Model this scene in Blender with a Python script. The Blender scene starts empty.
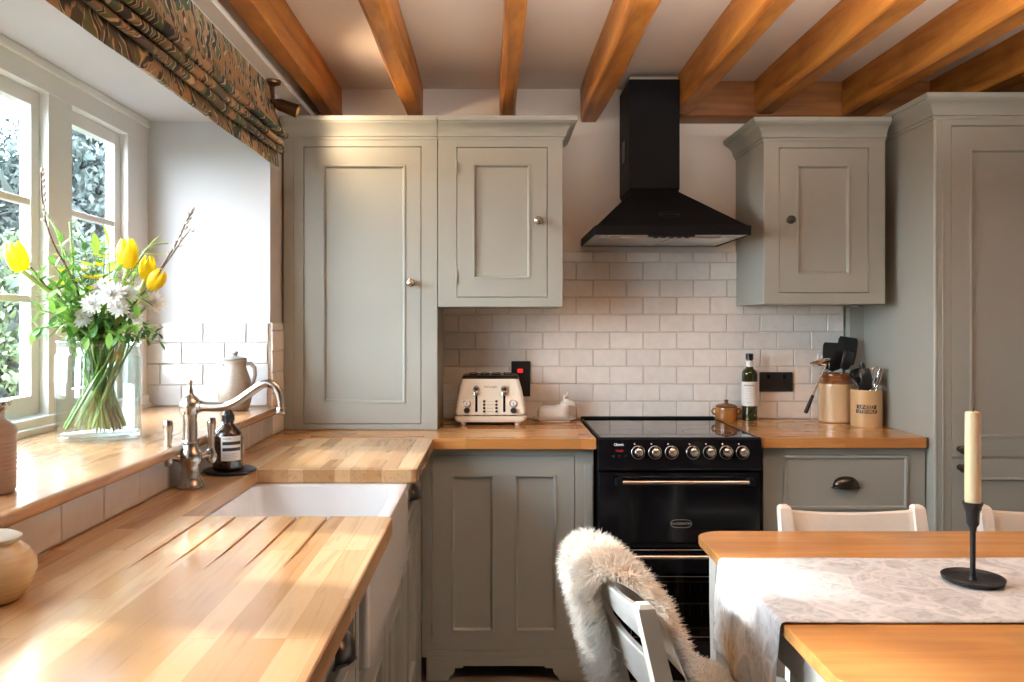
import bpy, bmesh, math, random
from mathutils import Vector, Matrix, noise
R = math.radians
PI = math.pi
sc = bpy.context.scene
COL = sc.collection
rnd = random.Random(7)

# ------------------------------------------------------------------ camera
CH = 1.32                     # eye height
FPX = 811.0
VX, VY = 493.0, 323.0
cam = bpy.data.cameras.new('camera')
cam.sensor_width = 36.0
cam.lens = FPX / 1024 * 36
cam.shift_x = (512 - VX) / 1024
cam.shift_y = -(341 - VY) / 1024
cam.clip_start = 0.02
camo = bpy.data.objects.new('camera', cam)
camo.location = (0, 0, CH)
camo.rotation_euler = (R(90), 0, 0)
COL.objects.link(camo)
sc.camera = camo

# ------------------------------------------------------------------ exposure, world, sun, window portals
sc.view_settings.view_transform = 'Standard'
sc.view_settings.look = 'None'
sc.view_settings.gamma = 1.0
sc.view_settings.use_curve_mapping = False
sc.view_settings.exposure = 0.2
sc.cycles.transparent_max_bounces = 32
sc.cycles.caustics_reflective = False
sc.cycles.caustics_refractive = False

W = bpy.data.worlds.new('sky')
sc.world = W
W.use_nodes = True
wn = W.node_tree
wn.nodes.clear()
w_out = wn.nodes.new('ShaderNodeOutputWorld')
w_bg = wn.nodes.new('ShaderNodeBackground')
w_tc = wn.nodes.new('ShaderNodeTexCoord')
w_sep = wn.nodes.new('ShaderNodeSeparateXYZ')
w_rmp = wn.nodes.new('ShaderNodeValToRGB')
wn.links.new(w_tc.outputs['Generated'], w_sep.inputs[0])
wn.links.new(w_sep.outputs['Z'], w_rmp.inputs[0])
w_rmp.color_ramp.elements[0].position = 0.0
w_rmp.color_ramp.elements[0].color = (0.86, 0.945, 1.0, 1)
w_rmp.color_ramp.elements[1].position = 0.9
w_rmp.color_ramp.elements[1].color = (0.66, 0.80, 1.0, 1)
wn.links.new(w_rmp.outputs[0], w_bg.inputs['Color'])
w_bg.inputs['Strength'].default_value = 32.0
wn.links.new(w_bg.outputs[0], w_out.inputs['Surface'])


def light(name, kind, loc, aim, energy, color=(1, 1, 1), **kw):
    d = bpy.data.lights.new(name, kind)
    d.energy = energy
    d.color = color
    portal = kw.pop('portal', False)
    for k, v in kw.items():
        setattr(d, k, v)
    o = bpy.data.objects.new(name, d)
    o.location = loc
    o.rotation_euler = (Vector(aim) - Vector(loc)).to_track_quat('-Z', 'Y').to_euler()
    COL.objects.link(o)
    if portal:
        d.cycles.is_portal = True
    return o


light('sun', 'SUN', (-8, 5, 6), (-8 + 0.80, 5 - 0.13, 6 - 0.46), 7.0, (1.0, 0.97, 0.92), angle=R(2.5))
light('window_portal', 'AREA', (-1.375, 1.96, 1.53), (0, 1.96, 1.53), 1, shape='RECTANGLE', size=2.16, size_y=1.06, portal=True)
# unseen fill light added over the table to brighten the ceiling
light('ceiling_fill', 'AREA', (0.75, 1.66, 2.03), (0.75, 1.71, 2.35), 48, (1.0, 0.93, 0.85), shape='RECTANGLE', size=1.9, size_y=0.12)


# ------------------------------------------------------------------ helpers: things, parts, meshes
ORI = {}


def at(px, py, d):
    return Vector(((px - VX) * d / FPX, d, CH + (VY - py) * d / FPX))


def tag(o, label=None, cat=None, group=None, kind=None):
    if label: o['label'] = label
    if cat: o['category'] = cat
    if group: o['group'] = group
    if kind: o['kind'] = kind
    return o


def thing(name, label, cat, loc=(0, 0, 0), group=None, kind=None):
    o = bpy.data.objects.new(name, None)
    o.empty_display_size = 0.05
    o.location = loc
    COL.objects.link(o)
    ORI[o.name] = Vector(loc)
    return tag(o, label, cat, group, kind)


def copy_tree(o, parent=None):
    c = o.copy()
    COL.objects.link(c)
    ORI[c.name] = ORI.get(o.name, Vector())
    if parent is not None:
        c.parent = parent
    for ch in list(o.children):
        copy_tree(ch, c)
    return c


class MB:
    """collects shapes; build() links them as ONE mesh object"""

    def __init__(s):
        s.v = []; s.f = []; s.mi = []; s.T = None; s.cur = 0

    def add(s, verts, faces):
        o = len(s.v)
        if s.T is not None:
            verts = [s.T @ Vector(p) for p in verts]
        s.v.extend([tuple(p) for p in verts])
        s.f.extend([tuple(i + o for i in f) for f in faces])
        s.mi.extend([s.cur] * len(faces))
        return s

    def box(s, x0, x1, y0, y1, z0, z1, b=0.0, seg=2):
        if x0 > x1: x0, x1 = x1, x0
        if y0 > y1: y0, y1 = y1, y0
        if z0 > z1: z0, z1 = z1, z0
        if b <= 0:
            v = [(x, y, z) for x in (x0, x1) for y in (y0, y1) for z in (z0, z1)]
            f = [(0, 1, 3, 2), (4, 6, 7, 5), (0, 4, 5, 1), (2, 3, 7, 6), (0, 2, 6, 4), (1, 5, 7, 3)]
            return s.add(v, f)
        bm = bmesh.new()
        bmesh.ops.create_cube(bm, size=1)
        for q in bm.verts:
            q.co = Vector((x0 + (q.co.x + .5) * (x1 - x0), y0 + (q.co.y + .5) * (y1 - y0), z0 + (q.co.z + .5) * (z1 - z0)))
        bmesh.ops.bevel(bm, geom=list(bm.edges), offset=min(b, .49 * min(x1 - x0, y1 - y0, z1 - z0)), segments=seg, profile=0.5, affect='EDGES')
        return s.bm(bm)

    def bm(s, bm):
        bm.verts.index_update()
        v = [tuple(q.co) for q in bm.verts]
        f = [tuple(q.index for q in p.verts) for p in bm.faces]
        bm.free()
        return s.add(v, f)

    def loft(s, rings, cap0=True, cap1=True, closed=True, loop=False):
        n = len(rings[0]); v = []; f = []
        for r in rings: v.extend(r)
        m = len(rings)
        for i in range(m if loop else m - 1):
            a = i * n; b = ((i + 1) % m) * n
            for j in range(n if closed else n - 1):
                k = (j + 1) % n
                f.append((a + j, a + k, b + k, b + j))
        if not loop and closed:
            if cap0: f.append(tuple(reversed(range(n))))
            if cap1: f.append(tuple(range((m - 1) * n, m * n)))
        return s.add(v, f)

    def lathe(s, prof, c=(0, 0, 0), n=32, axis='Z', squash=1.0, cap0=True, cap1=True):
        rings = []
        for r, h in prof:
            ring = []
            for i in range(n):
                a = 2 * PI * i / n
                p = (r * math.cos(a), r * math.sin(a) * squash, h)
                if axis == 'Y': p = (p[0], -p[2], p[1])     # height grows towards -Y
                if axis == 'X': p = (p[2], p[0], p[1])
                ring.append((c[0] + p[0], c[1] + p[1], c[2] + p[2]))
            rings.append(ring)
        return s.loft(rings, cap0, cap1)

    def tube(s, path, rad, n=8, cap=True):
        P = [Vector(p) for p in path]
        m = len(P)
        if not hasattr(rad, '__len__'): rad = [rad] * m
        up = Vector((0, 0, 1)); rings = []; prev = None
        for i in range(m):
            t = (P[min(i + 1, m - 1)] - P[max(i - 1, 0)]).normalized()
            if prev is None:
                a = t.cross(up)
                if a.length < 1e-3: a = t.cross(Vector((1, 0, 0)))
                a.normalize()
            else:
                a = prev - t * prev.dot(t)
                if a.length < 1e-6: a = t.cross(up)
                a.normalize()
            prev = a
            b = t.cross(a)
            rings.append([tuple(P[i] + (a * math.cos(2 * PI * j / n) + b * math.sin(2 * PI * j / n)) * rad[i]) for j in range(n)])
        return s.loft(rings, cap, cap)

    def prism(s, poly, axis, a0, a1, b=0.0, seg=2):
        """poly of 2-D points extruded along axis ('X': (y,z), 'Y': (x,z), 'Z': (x,y))"""
        def mk(p, a):
            return {'X': (a, p[0], p[1]), 'Y': (p[0], a, p[1]), 'Z': (p[0], p[1], a)}[axis]
        n = len(poly)
        bm = bmesh.new()
        A = [bm.verts.new(mk(p, a0)) for p in poly]
        B = [bm.verts.new(mk(p, a1)) for p in poly]
        bm.faces.new(A); bm.faces.new(list(reversed(B)))
        for i in range(n):
            bm.faces.new((A[i], B[i], B[(i + 1) % n], A[(i + 1) % n]))
        bmesh.ops.recalc_face_normals(bm, faces=bm.faces)
        if b > 0:
            ed = [e for e in bm.edges if e.calc_face_angle(0) > R(40)]
            bmesh.ops.bevel(bm, geom=ed, offset=b, segments=seg, profile=0.5, affect='EDGES')
        return s.bm(bm)

    def sweep(s, path, prof, flip=1):
        """horizontal mitred moulding: path of (x,y); prof of (outward, z). outward is to the right of travel * flip"""
        P = [Vector((p[0], p[1])) for p in path]; m = len(P); rings = []
        for i in range(m):
            ns = []
            if i > 0:
                d = (P[i] - P[i - 1]).normalized(); ns.append(Vector((d.y, -d.x)) * flip)
            if i < m - 1:
                d = (P[i + 1] - P[i]).normalized(); ns.append(Vector((d.y, -d.x)) * flip)
            if len(ns) == 2:
                k = (ns[0] + ns[1]); k = k / k.dot(ns[0])
            else:
                k = ns[0]
            rings.append([(P[i].x + k.x * o, P[i].y + k.y * o, z) for o, z in prof])
        return s.loft(rings)

    def rects(s, loops, fill=True):
        """nested rectangles (u0,u1,v0,v1,w) joined by quads; the last is filled"""
        v = []; f = []
        for (a, b, c, d, w) in loops:
            v += [(a, c, w), (b, c, w), (b, d, w), (a, d, w)]
        for i in range(len(loops) - 1):
            for j in range(4):
                k = (j + 1) % 4
                f.append((4 * i + j, 4 * i + k, 4 * i + 4 + k, 4 * i + 4 + j))
        if fill:
            q = 4 * (len(loops) - 1); f.append((q, q + 1, q + 2, q + 3))
        return s.add(v, f)

    def quad(s, a, b, c, d):
        return s.add([a, b, c, d], [(0, 1, 2, 3)])

    def build(s, name, mat, parent=None, smooth=35, loc=None, recalc=True, kind=None):
        me = bpy.data.meshes.new(name)
        off = Vector(loc) if loc is not None else (ORI.get(parent.name, Vector()) if parent is not None else Vector())
        me.from_pydata([tuple(Vector(p) - off) for p in s.v], [], s.f)
        mats = mat if isinstance(mat, (list, tuple)) else [mat]
        for q in mats: me.materials.append(q)
        if len(mats) > 1: me.polygons.foreach_set('material_index', s.mi)
        if recalc:
            bm = bmesh.new(); bm.from_mesh(me)
            bmesh.ops.recalc_face_normals(bm, faces=bm.faces)
            bm.to_mesh(me); bm.free()
        if smooth:
            me.polygons.foreach_set('use_smooth', [True] * len(me.polygons))
            me.set_sharp_from_angle(angle=R(smooth))
        me.update()
        o = bpy.data.objects.new(name, me)
        if smooth and smooth <= 50 and len(s.f) < 4000:
            wn_ = o.modifiers.new('face_weighted', 'WEIGHTED_NORMAL'); wn_.keep_sharp = True; wn_.weight = 80
        COL.objects.link(o)
        if parent is not None:
            o.parent = parent
            ORI[o.name] = off
        elif loc is not None:
            o.location = loc
            ORI[o.name] = off
        if kind: o['kind'] = kind
        return o


def solo(mb, name, mat, label, cat, loc, group=None, kind=None, **kw):
    return tag(mb.build(name, mat, None, loc=loc, **kw), label, cat, group, kind)


def front(yf):
    """(u,v,w) -> world for a face looking at -Y"""
    return Matrix(((1, 0, 0, 0), (0, 0, -1, yf), (0, 1, 0, 0), (0, 0, 0, 1)))


def side(xf):
    """(u,v,w) -> world for a face looking at +X"""
    return Matrix(((0, 0, 1, xf), (1, 0, 0, 0), (0, 1, 0, 0), (0, 0, 0, 1)))


def text_mb(body, size, T, depth=0.0006, align='CENTER', bold=0.0, sx=1.0):
    cu = bpy.data.curves.new('lettering', 'FONT')
    cu.body = body; cu.size = size; cu.align_x = align; cu.align_y = 'CENTER'
    cu.extrude = depth; cu.offset = bold; cu.resolution_u = 3
    o = bpy.data.objects.new('lettering', cu)
    COL.objects.link(o)
    dg = bpy.context.evaluated_depsgraph_get()
    me = bpy.data.meshes.new_from_object(o.evaluated_get(dg))
    mb = MB(); mb.T = T
    mb.add([(v.co.x * sx, v.co.y, v.co.z) for v in me.vertices], [tuple(p.vertices) for p in me.polygons])
    bpy.data.objects.remove(o); bpy.data.curves.remove(cu); bpy.data.meshes.remove(me)
    return mb


# ------------------------------------------------------------------ materials
def new_mat(name):
    m = bpy.data.materials.new(name); m.use_nodes = True
    nt = m.node_tree
    return m, nt, nt.nodes['Principled BSDF']


def N(nt, t, **kw):
    n = nt.nodes.new(t)
    for k, v in kw.items():
        if k in n.inputs: n.inputs[k].default_value = v
        else: setattr(n, k, v)
    return n


def ramp(nt, fac, stops):
    r = nt.nodes.new('ShaderNodeValToRGB')
    el = r.color_ramp.elements
    while len(el) < len(stops): el.new(0.5)
    for e, (p, c) in zip(el, stops):
        e.position = p; e.color = (c[0], c[1], c[2], 1)
    nt.links.new(fac, r.inputs[0])
    return r.outputs[0]


def mixc(nt, fac, a, b, mode='MIX'):
    n = nt.nodes.new('ShaderNodeMix'); n.data_type = 'RGBA'; n.blend_type = mode
    if hasattr(fac, 'is_linked'): nt.links.new(fac, n.inputs[0])
    else: n.inputs[0].default_value = fac
    for k, q in ((6, a), (7, b)):
        if hasattr(q, 'is_linked'): nt.links.new(q, n.inputs[k])
        else: n.inputs[k].default_value = (q[0], q[1], q[2], 1)
    return n.outputs[2]


def coords(nt, scale=(1, 1, 1), rot=(0, 0, 0)):
    tc = nt.nodes.new('ShaderNodeTexCoord')
    mp = nt.nodes.new('ShaderNodeMapping')
    mp.inputs['Scale'].default_value = scale
    mp.inputs['Rotation'].default_value = rot
    nt.links.new(tc.outputs['Object'], mp.inputs['Vector'])
    return mp.outputs[0]


def bump(nt, p, h, strength, dist=0.01):
    b = N(nt, 'ShaderNodeBump', Strength=strength, Distance=dist)
    nt.links.new(h, b.inputs['Height'])
    nt.links.new(b.outputs[0], p.inputs['Normal'])


def plain(name, col, rough=0.5, metal=0.0, var=0.08, vs=8.0, bmp=0.0, bs=60.0, **kw):
    m, nt, p = new_mat(name)
    p.inputs['Roughness'].default_value = rough
    p.inputs['Metallic'].default_value = metal
    for k, v in kw.items():
        p.inputs[k.replace('_', ' ')].default_value = v
    n = N(nt, 'ShaderNodeTexNoise', Scale=vs, Detail=4.0)
    nt.links.new(coords(nt), n.inputs['Vector'])
    lo = [c * (1 - var) for c in col]; hi = [min(1, c * (1 + var)) for c in col]
    nt.links.new(ramp(nt, n.outputs[0], [(0.3, lo), (0.7, hi)]), p.inputs['Base Color'])
    if bmp:
        n2 = N(nt, 'ShaderNodeTexNoise', Scale=bs, Detail=3.0)
        nt.links.new(coords(nt), n2.inputs['Vector'])
        bump(nt, p, n2.outputs[0], bmp)
    return m


def staves(name, along, c1, c2, c3, w=0.045, l=0.42, rough=0.22):
    """butcher-block timber: staves running along 'X' or 'Y'"""
    m, nt, p = new_mat(name)
    rot = (0, 0, R(90)) if along == 'Y' else (0, 0, 0)
    co = coords(nt, rot=rot)
    br = N(nt, 'ShaderNodeTexBrick', Scale=1.0)
    br.offset = 0.37; br.offset_frequency = 3; br.squash = 1.0
    br.inputs['Color1'].default_value = (0, 0, 0, 1); br.inputs['Color2'].default_value = (1, 1, 1, 1)
    br.inputs['Mortar'].default_value = (0.2, 0.2, 0.2, 1)
    br.inputs['Mortar Size'].default_value = 0.0007
    br.inputs['Brick Width'].default_value = l; br.inputs['Row Height'].default_value = w
    nt.links.new(co, br.inputs['Vector'])
    base = ramp(nt, br.outputs['Color'], [(0.0, c1), (0.5, c2), (1.0, c3)])
    # grain, shifted per stave
    ad = N(nt, 'ShaderNodeVectorMath', operation='ADD')
    sc2 = N(nt, 'ShaderNodeVectorMath', operation='SCALE'); sc2.inputs['Scale'].default_value = 3.0
    nt.links.new(br.outputs['Color'], sc2.inputs[0])
    nt.links.new(co, ad.inputs[0]); nt.links.new(sc2.outputs[0], ad.inputs[1])
    mp = N(nt, 'ShaderNodeMapping'); mp.inputs['Scale'].default_value = (2.2, 26, 26)
    nt.links.new(ad.outputs[0], mp.inputs['Vector'])
    n = N(nt, 'ShaderNodeTexNoise', Scale=1.6, Detail=5.0, Distortion=1.4)
    nt.links.new(mp.outputs[0], n.inputs['Vector'])
    g = ramp(nt, n.outputs[0], [(0.3, (0.74, 0.66, 0.58)), (0.5, (1, 1, 1)), (0.72, (1.0, 0.93, 0.84))])
    nt.links.new(mixc(nt, 0.75, base, g, 'MULTIPLY'), p.inputs['Base Color'])
    p.inputs['Roughness'].default_value = rough
    p.inputs['Coat Weight'].default_value = 0.25
    p.inputs['Coat Roughness'].default_value = 0.12
    bump(nt, p, n.outputs[0], 0.05, 0.0006)
    return m


def timber(name, along, c1, c2, c3, rough=0.5, coarse=1.0, bmp=0.25, coat=0.0):
    """solid timber, grain along an axis"""
    m, nt, p = new_mat(name)
    s = {'X': (1.2, 16, 16), 'Y': (16, 1.2, 16), 'Z': (16, 16, 1.2)}[along]
    co = coords(nt, scale=tuple(q * coarse for q in s))
    n = N(nt, 'ShaderNodeTexNoise', Scale=1.0, Detail=6.0, Distortion=1.2, Roughness=0.6)
    nt.links.new(co, n.inputs['Vector'])
    n2 = N(nt, 'ShaderNodeTexNoise', Scale=5.0, Detail=3.0)
    nt.links.new(coords(nt), n2.inputs['Vector'])
    base = ramp(nt, n.outputs[0], [(0.28, c1), (0.5, c2), (0.75, c3)])
    kn = ramp(nt, n2.outputs[0], [(0.25, (0.6, 0.55, 0.5)), (0.5, (1, 1, 1)), (0.8, (1.12, 1.05, 1.0))])
    nt.links.new(mixc(nt, 0.7, base, kn, 'MULTIPLY'), p.inputs['Base Color'])
    p.inputs['Roughness'].default_value = rough
    p.inputs['Coat Weight'].default_value = coat
    p.inputs['Coat Roughness'].default_value = 0.2
    bump(nt, p, n.outputs[0], bmp, 0.0012)
    return m


def glaze(name, col, rough=0.24, var=0.05, bmp=0.12):
    """hand-made glazed tile: each tile its own tint and wobble"""
    m, nt, p = new_mat(name)
    g = nt.nodes.new('ShaderNodeNewGeometry')
    c = ramp(nt, g.outputs['Random Per Island'], [(0, [q * (1 - var) for q in col]), (1, [min(1, q * (1 + var)) for q in col])])
    n = N(nt, 'ShaderNodeTexNoise', Scale=30.0, Detail=3.0)
    nt.links.new(coords(nt), n.inputs['Vector'])
    c2 = ramp(nt, n.outputs[0], [(0.3, (0.94, 0.93, 0.92)), (0.7, (1, 1, 1))])
    nt.links.new(mixc(nt, 1.0, c, c2, 'MULTIPLY'), p.inputs['Base Color'])
    p.inputs['Roughness'].default_value = rough
    n3 = N(nt, 'ShaderNodeTexNoise', Scale=14.0, Detail=2.0)
    nt.links.new(coords(nt), n3.inputs['Vector'])
    bump(nt, p, n3.outputs[0], bmp, 0.02)
    return m


def clear(name, tint=(1, 1, 1), ior=1.45, gloss=0.02, extra=0.0):
    """thin clear glass: light passes straight, reflection by Fresnel"""
    m = bpy.data.materials.new(name); m.use_nodes = True
    nt = m.node_tree; nt.nodes.clear()
    out = nt.nodes.new('ShaderNodeOutputMaterial')
    tr = N(nt, 'ShaderNodeBsdfTransparent'); tr.inputs[0].default_value = (*tint, 1)
    gl = N(nt, 'ShaderNodeBsdfGlossy', Roughness=gloss)
    mx = N(nt, 'ShaderNodeMixShader')
    g = nt.nodes.new('ShaderNodeNewGeometry')
    dt = N(nt, 'ShaderNodeVectorMath', operation='DOT_PRODUCT')
    nt.links.new(g.outputs['Incoming'], dt.inputs[0]); nt.links.new(g.outputs['Normal'], dt.inputs[1])
    def mth(op, x, y):
        n = N(nt, 'ShaderNodeMath', operation=op)
        for k, q in enumerate((x, y)):
            if hasattr(q, 'is_linked'): nt.links.new(q, n.inputs[k])
            elif q is not None: n.inputs[k].default_value = q
        return n.outputs[0]
    f0 = ((ior - 1) / (ior + 1)) ** 2                     # Schlick, the same from either side of the sheet
    k = mth('POWER', mth('SUBTRACT', 1.0, mth('ABSOLUTE', dt.outputs['Value'], None)), 5.0)
    nt.links.new(mth('ADD', mth('MULTIPLY', k, (1 - f0) * .7), f0 + extra), mx.inputs[0])
    nt.links.new(tr.outputs[0], mx.inputs[1]); nt.links.new(gl.outputs[0], mx.inputs[2])
    nt.links.new(mx.outputs[0], out.inputs['Surface'])
    return m


def leafy(name, c1, c2, rough=0.5, trans=0.25):
    m, nt, p = new_mat(name)
    g = nt.nodes.new('ShaderNodeNewGeometry')
    nt.links.new(ramp(nt, g.outputs['Random Per Island'], [(0, c1), (1, c2)]), p.inputs['Base Color'])
    p.inputs['Roughness'].default_value = rough
    if trans:
        p.inputs['Transmission Weight'].default_value = 0.0
        tl = nt.nodes.new('ShaderNodeBsdfTranslucent')
        nt.links.new(ramp(nt, g.outputs['Random Per Island'], [(0, [min(1, q * 1.3) for q in c1]), (1, [min(1, q * 1.3) for q in c2])]), tl.inputs[0])
        mx = N(nt, 'ShaderNodeMixShader'); mx.inputs[0].default_value = trans
        nt.links.new(p.outputs[0], mx.inputs[1]); nt.links.new(tl.outputs[0], mx.inputs[2])
        nt.links.new(mx.outputs[0], nt.nodes['Material Output'].inputs['Surface'])
    return m


def glow(name, col, strength):
    m, nt, p = new_mat(name)
    p.inputs['Base Color'].default_value = (*col, 1)
    p.inputs['Emission Color'].default_value = (*col, 1)
    p.inputs['Emission Strength'].default_value = strength
    return m


M = {}
M['paint'] = plain('sage_paint', (0.35, 0.362, 0.325), 0.42, var=0.03, vs=3, bmp=0.05, bs=140)
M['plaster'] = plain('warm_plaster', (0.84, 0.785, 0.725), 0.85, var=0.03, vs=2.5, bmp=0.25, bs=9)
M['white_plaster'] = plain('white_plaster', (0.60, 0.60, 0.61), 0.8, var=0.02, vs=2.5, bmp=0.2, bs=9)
M['joinery'] = plain('white_joinery', (0.80, 0.80, 0.78), 0.4, var=0.02, vs=5)
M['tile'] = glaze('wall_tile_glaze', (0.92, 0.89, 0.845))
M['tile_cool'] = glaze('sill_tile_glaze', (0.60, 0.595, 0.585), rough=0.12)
M['grout'] = plain('grout', (0.74, 0.69, 0.63), 0.9, var=0.05, vs=20)
M['floor'] = plain('stone_floor', (0.22, 0.17, 0.13), 0.5, var=0.2, vs=3, bmp=0.2)
M['work_y'] = staves('worktop_staves', 'Y', (0.44, 0.235, 0.10), (0.54, 0.32, 0.15), (0.64, 0.415, 0.22))
M['work_x'] = staves('worktop_staves_across', 'X', (0.50, 0.215, 0.06), (0.58, 0.275, 0.085), (0.65, 0.33, 0.115))
M['sill'] = timber('sill_oak', 'Y', (0.28, 0.14, 0.06), (0.42, 0.23, 0.11), (0.52, 0.31, 0.16), rough=0.25, coat=0.3, bmp=0.1)
M['beam'] = timber('beam_oak', 'Y', (0.20, 0.055, 0.008), (0.47, 0.175, 0.025), (0.64, 0.29, 0.055), rough=0.5, coarse=0.9, bmp=0.5)
M['beam_x'] = timber('wall_plate_oak', 'X', (0.20, 0.065, 0.014), (0.34, 0.13, 0.03), (0.42, 0.18, 0.045), rough=0.5, coarse=0.9, bmp=0.5)
M['pine'] = timber('table_pine', 'X', (0.46, 0.185, 0.05), (0.59, 0.275, 0.08), (0.68, 0.37, 0.13), rough=0.33, coarse=0.8, bmp=0.05, coat=0.2)
M['cream_wood'] = plain('cream_painted_wood', (0.86, 0.82, 0.74), 0.45, var=0.05, vs=7, bmp=0.1)
M['black_enamel'] = plain('black_enamel', (0.005, 0.005, 0.007), 0.12, var=0.05, Specular_IOR_Level=0.4)
M['black_metal'] = plain('matt_black_metal', (0.008, 0.008, 0.009), 0.5, var=0.1, Specular_IOR_Level=0.08)
M['hob_glass'] = plain('hob_glass', (0.006, 0.006, 0.006), 0.05, var=0.02)
M['black_plastic'] = plain('black_plastic', (0.012, 0.012, 0.013), 0.35, var=0.1)
M['iron'] = plain('cast_iron', (0.014, 0.014, 0.016), 0.45, var=0.2, vs=40, bmp=0.3, bs=90)
M['chrome'] = plain('chrome', (0.78, 0.75, 0.71), 0.14, 1.0, var=0.03)
M['steel'] = plain('brushed_steel', (0.66, 0.64, 0.61), 0.28, 1.0, var=0.05)
M['pewter'] = plain('pewter_nickel', (0.46, 0.42, 0.37), 0.24, 1.0, var=0.06, vs=20)
M['bronze'] = plain('dark_bronze', (0.085, 0.075, 0.065), 0.28, 0.9, var=0.1)
M['brass'] = plain('aged_brass', (0.16, 0.10, 0.055), 0.35, 0.9, var=0.15, vs=20)
M['ceramic'] = plain('white_fireclay', (0.86, 0.86, 0.85), 0.1, var=0.01)
M['red_lit'] = glow('red_neon', (1.0, 0.03, 0.03), 0.5)
M['led'] = glow('red_led', (0.6, 0.015, 0.015), 0.1)
M['white_print'] = plain('white_print', (0.75, 0.75, 0.75), 0.5, var=0.01)
M['grey_print'] = plain('grey_print', (0.35, 0.34, 0.32), 0.5, var=0.01)
M['dark_print'] = plain('dark_print', (0.02, 0.02, 0.02), 0.5, var=0.01)
M['gold_print'] = plain('gold_print', (0.42, 0.40, 0.33), 0.3, 0.6, var=0.01)
M['glass'] = clear('window_glass', (0.97, 0.98, 0.98))

# ================================================================== the room
YW = 3.57        # back wall
XL = -0.83       # left wall, room face
XO = -1.30       # plane of the window, outer end of the deep reveal
ZC = 2.35        # ceiling
WT = 0.90        # worktop height
SILL = 1.01

mb = MB(); mb.box(-1.4, 3.2, -3.1, 3.7, -0.06, 0.0)
mb.build('floor', M['floor'], kind='structure')
mb = MB(); mb.box(-1.4, 3.2, -3.1, 3.7, ZC, ZC + 0.08)
mb.build('ceiling', M['plaster'], kind='structure')
wall_back = (lambda m: (m.box(-0.83, 3.2, YW, YW + 0.12, 0, ZC), m.build('wall_back', M['plaster'], kind='structure'))[1])(MB())
mb = MB(); mb.box(3.1, 3.2, -3.1, YW, 0, ZC)
mb.build('wall_right', M['plaster'], kind='structure')
mb = MB()
mb.box(XL, 3.1, -3.1, -3.0, 0, ZC)
mb.build('wall_front', M['plaster'], kind='structure')
WY0, WY1, WZ1 = .90, 3.02, 2.07
mb = MB()
mb.box(-1.36, XL, WY1, YW + 0.12, 0, ZC)                       # beyond the window
mb.box(-1.36, XL, WY0, WY1, 0, 0.983)                          # below
mb.box(-1.36, XL, WY0, WY1, WZ1, ZC)                           # lintel
mb.box(-1.36, XL, -3.1, WY0, 0, ZC)
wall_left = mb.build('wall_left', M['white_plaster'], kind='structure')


def tiles(a0, a1, z0, z1, pitch, rowh, phase, face, grout=0.0035, th=0.007, odd=0.5):
    """rows of running-bond tiles; face(a, z, w) -> world point, w out of the wall"""
    mb = MB(); r = 0; z = z0
    rr = random.Random(11)
    while z < z1 - 0.004:
        zt = min(z + rowh - grout, z1)
        ph = phase + (pitch * odd if r % 2 else 0)
        k = math.floor((a0 - ph) / pitch)
        x = ph + k * pitch
        while x < a1:
            xa = max(x, a0); xb = min(x + pitch - grout, a1)
            if xb - xa > 0.004 and zt - z > 0.004:
                b = min(0.0022, (xb - xa) / 3, (zt - z) / 3)
                t = [rr.uniform(-0.0007, 0.0007) for _ in range(4)]
                v = [face(xa, z, 0), face(xb, z, 0), face(xb, zt, 0), face(xa, zt, 0),
                     face(xa, z, th - b), face(xb, z, th - b), face(xb, zt, th - b), face(xa, zt, th - b),
                     face(xa + b, z + b, th + t[0]), face(xb - b, z + b, th + t[1]), face(xb - b, zt - b, th + t[2]), face(xa + b, zt - b, th + t[3])]
                f = [(8, 9, 10, 11)]
                for lo in (0, 4):
                    for j in range(4):
                        kk = (j + 1) % 4
                        f.append((lo + j, lo + kk, lo + 4 + kk, lo + 4 + j))
                mb.add(v, f)
            x += pitch
        z += rowh; r += 1
    return mb


# splashback on the back wall (a band of grout with the tiles standing on it)
mb = MB(); mb.box(-0.22, 1.545, YW - 0.004, YW, 0.86, 1.632)
mb.build('grout_bed', M['grout'], wall_back, kind='structure')
tiles(-0.22, 1.54, 0.902, 1.632, 0.147, 0.0762, 0.367, lambda a, z, w: (a, YW - 0.004 - w, z)).build('wall_tiles', M['tile'], wall_back, smooth=0, kind='structure')
# end of the window reveal, the strip of wall beside it and the upstand under the sill
mb = MB()
mb.box(XO + 0.005, XL, WY1 - 0.004, WY1, SILL - 0.01, 1.322); mb.box(XL, XL + 0.004, WY1, 3.176, 0.86, 1.322); mb.box(XL, XL + 0.004, 0.2, 3.06, 0.86, 0.985)
mb.build('grout_bed', M['grout'], wall_left, kind='structure')
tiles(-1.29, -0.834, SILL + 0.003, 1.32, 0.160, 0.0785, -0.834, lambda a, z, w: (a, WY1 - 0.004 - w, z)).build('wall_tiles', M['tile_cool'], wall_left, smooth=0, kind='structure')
tiles(3.018, 3.176, 0.902, 1.32, 0.30, 0.0785, 3.018, lambda a, z, w: (XL + 0.004 + w, a, z), odd=0.0).build('wall_tiles', M['tile'], wall_left, smooth=0, kind='structure')
tiles(0.2, 3.05, 0.903, 0.983, 0.168, 0.085, 0.03, lambda a, z, w: (XL + 0.004 + w, a, z)).build('wall_tiles', M['tile_cool'], wall_left, smooth=0, kind='structure')

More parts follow.
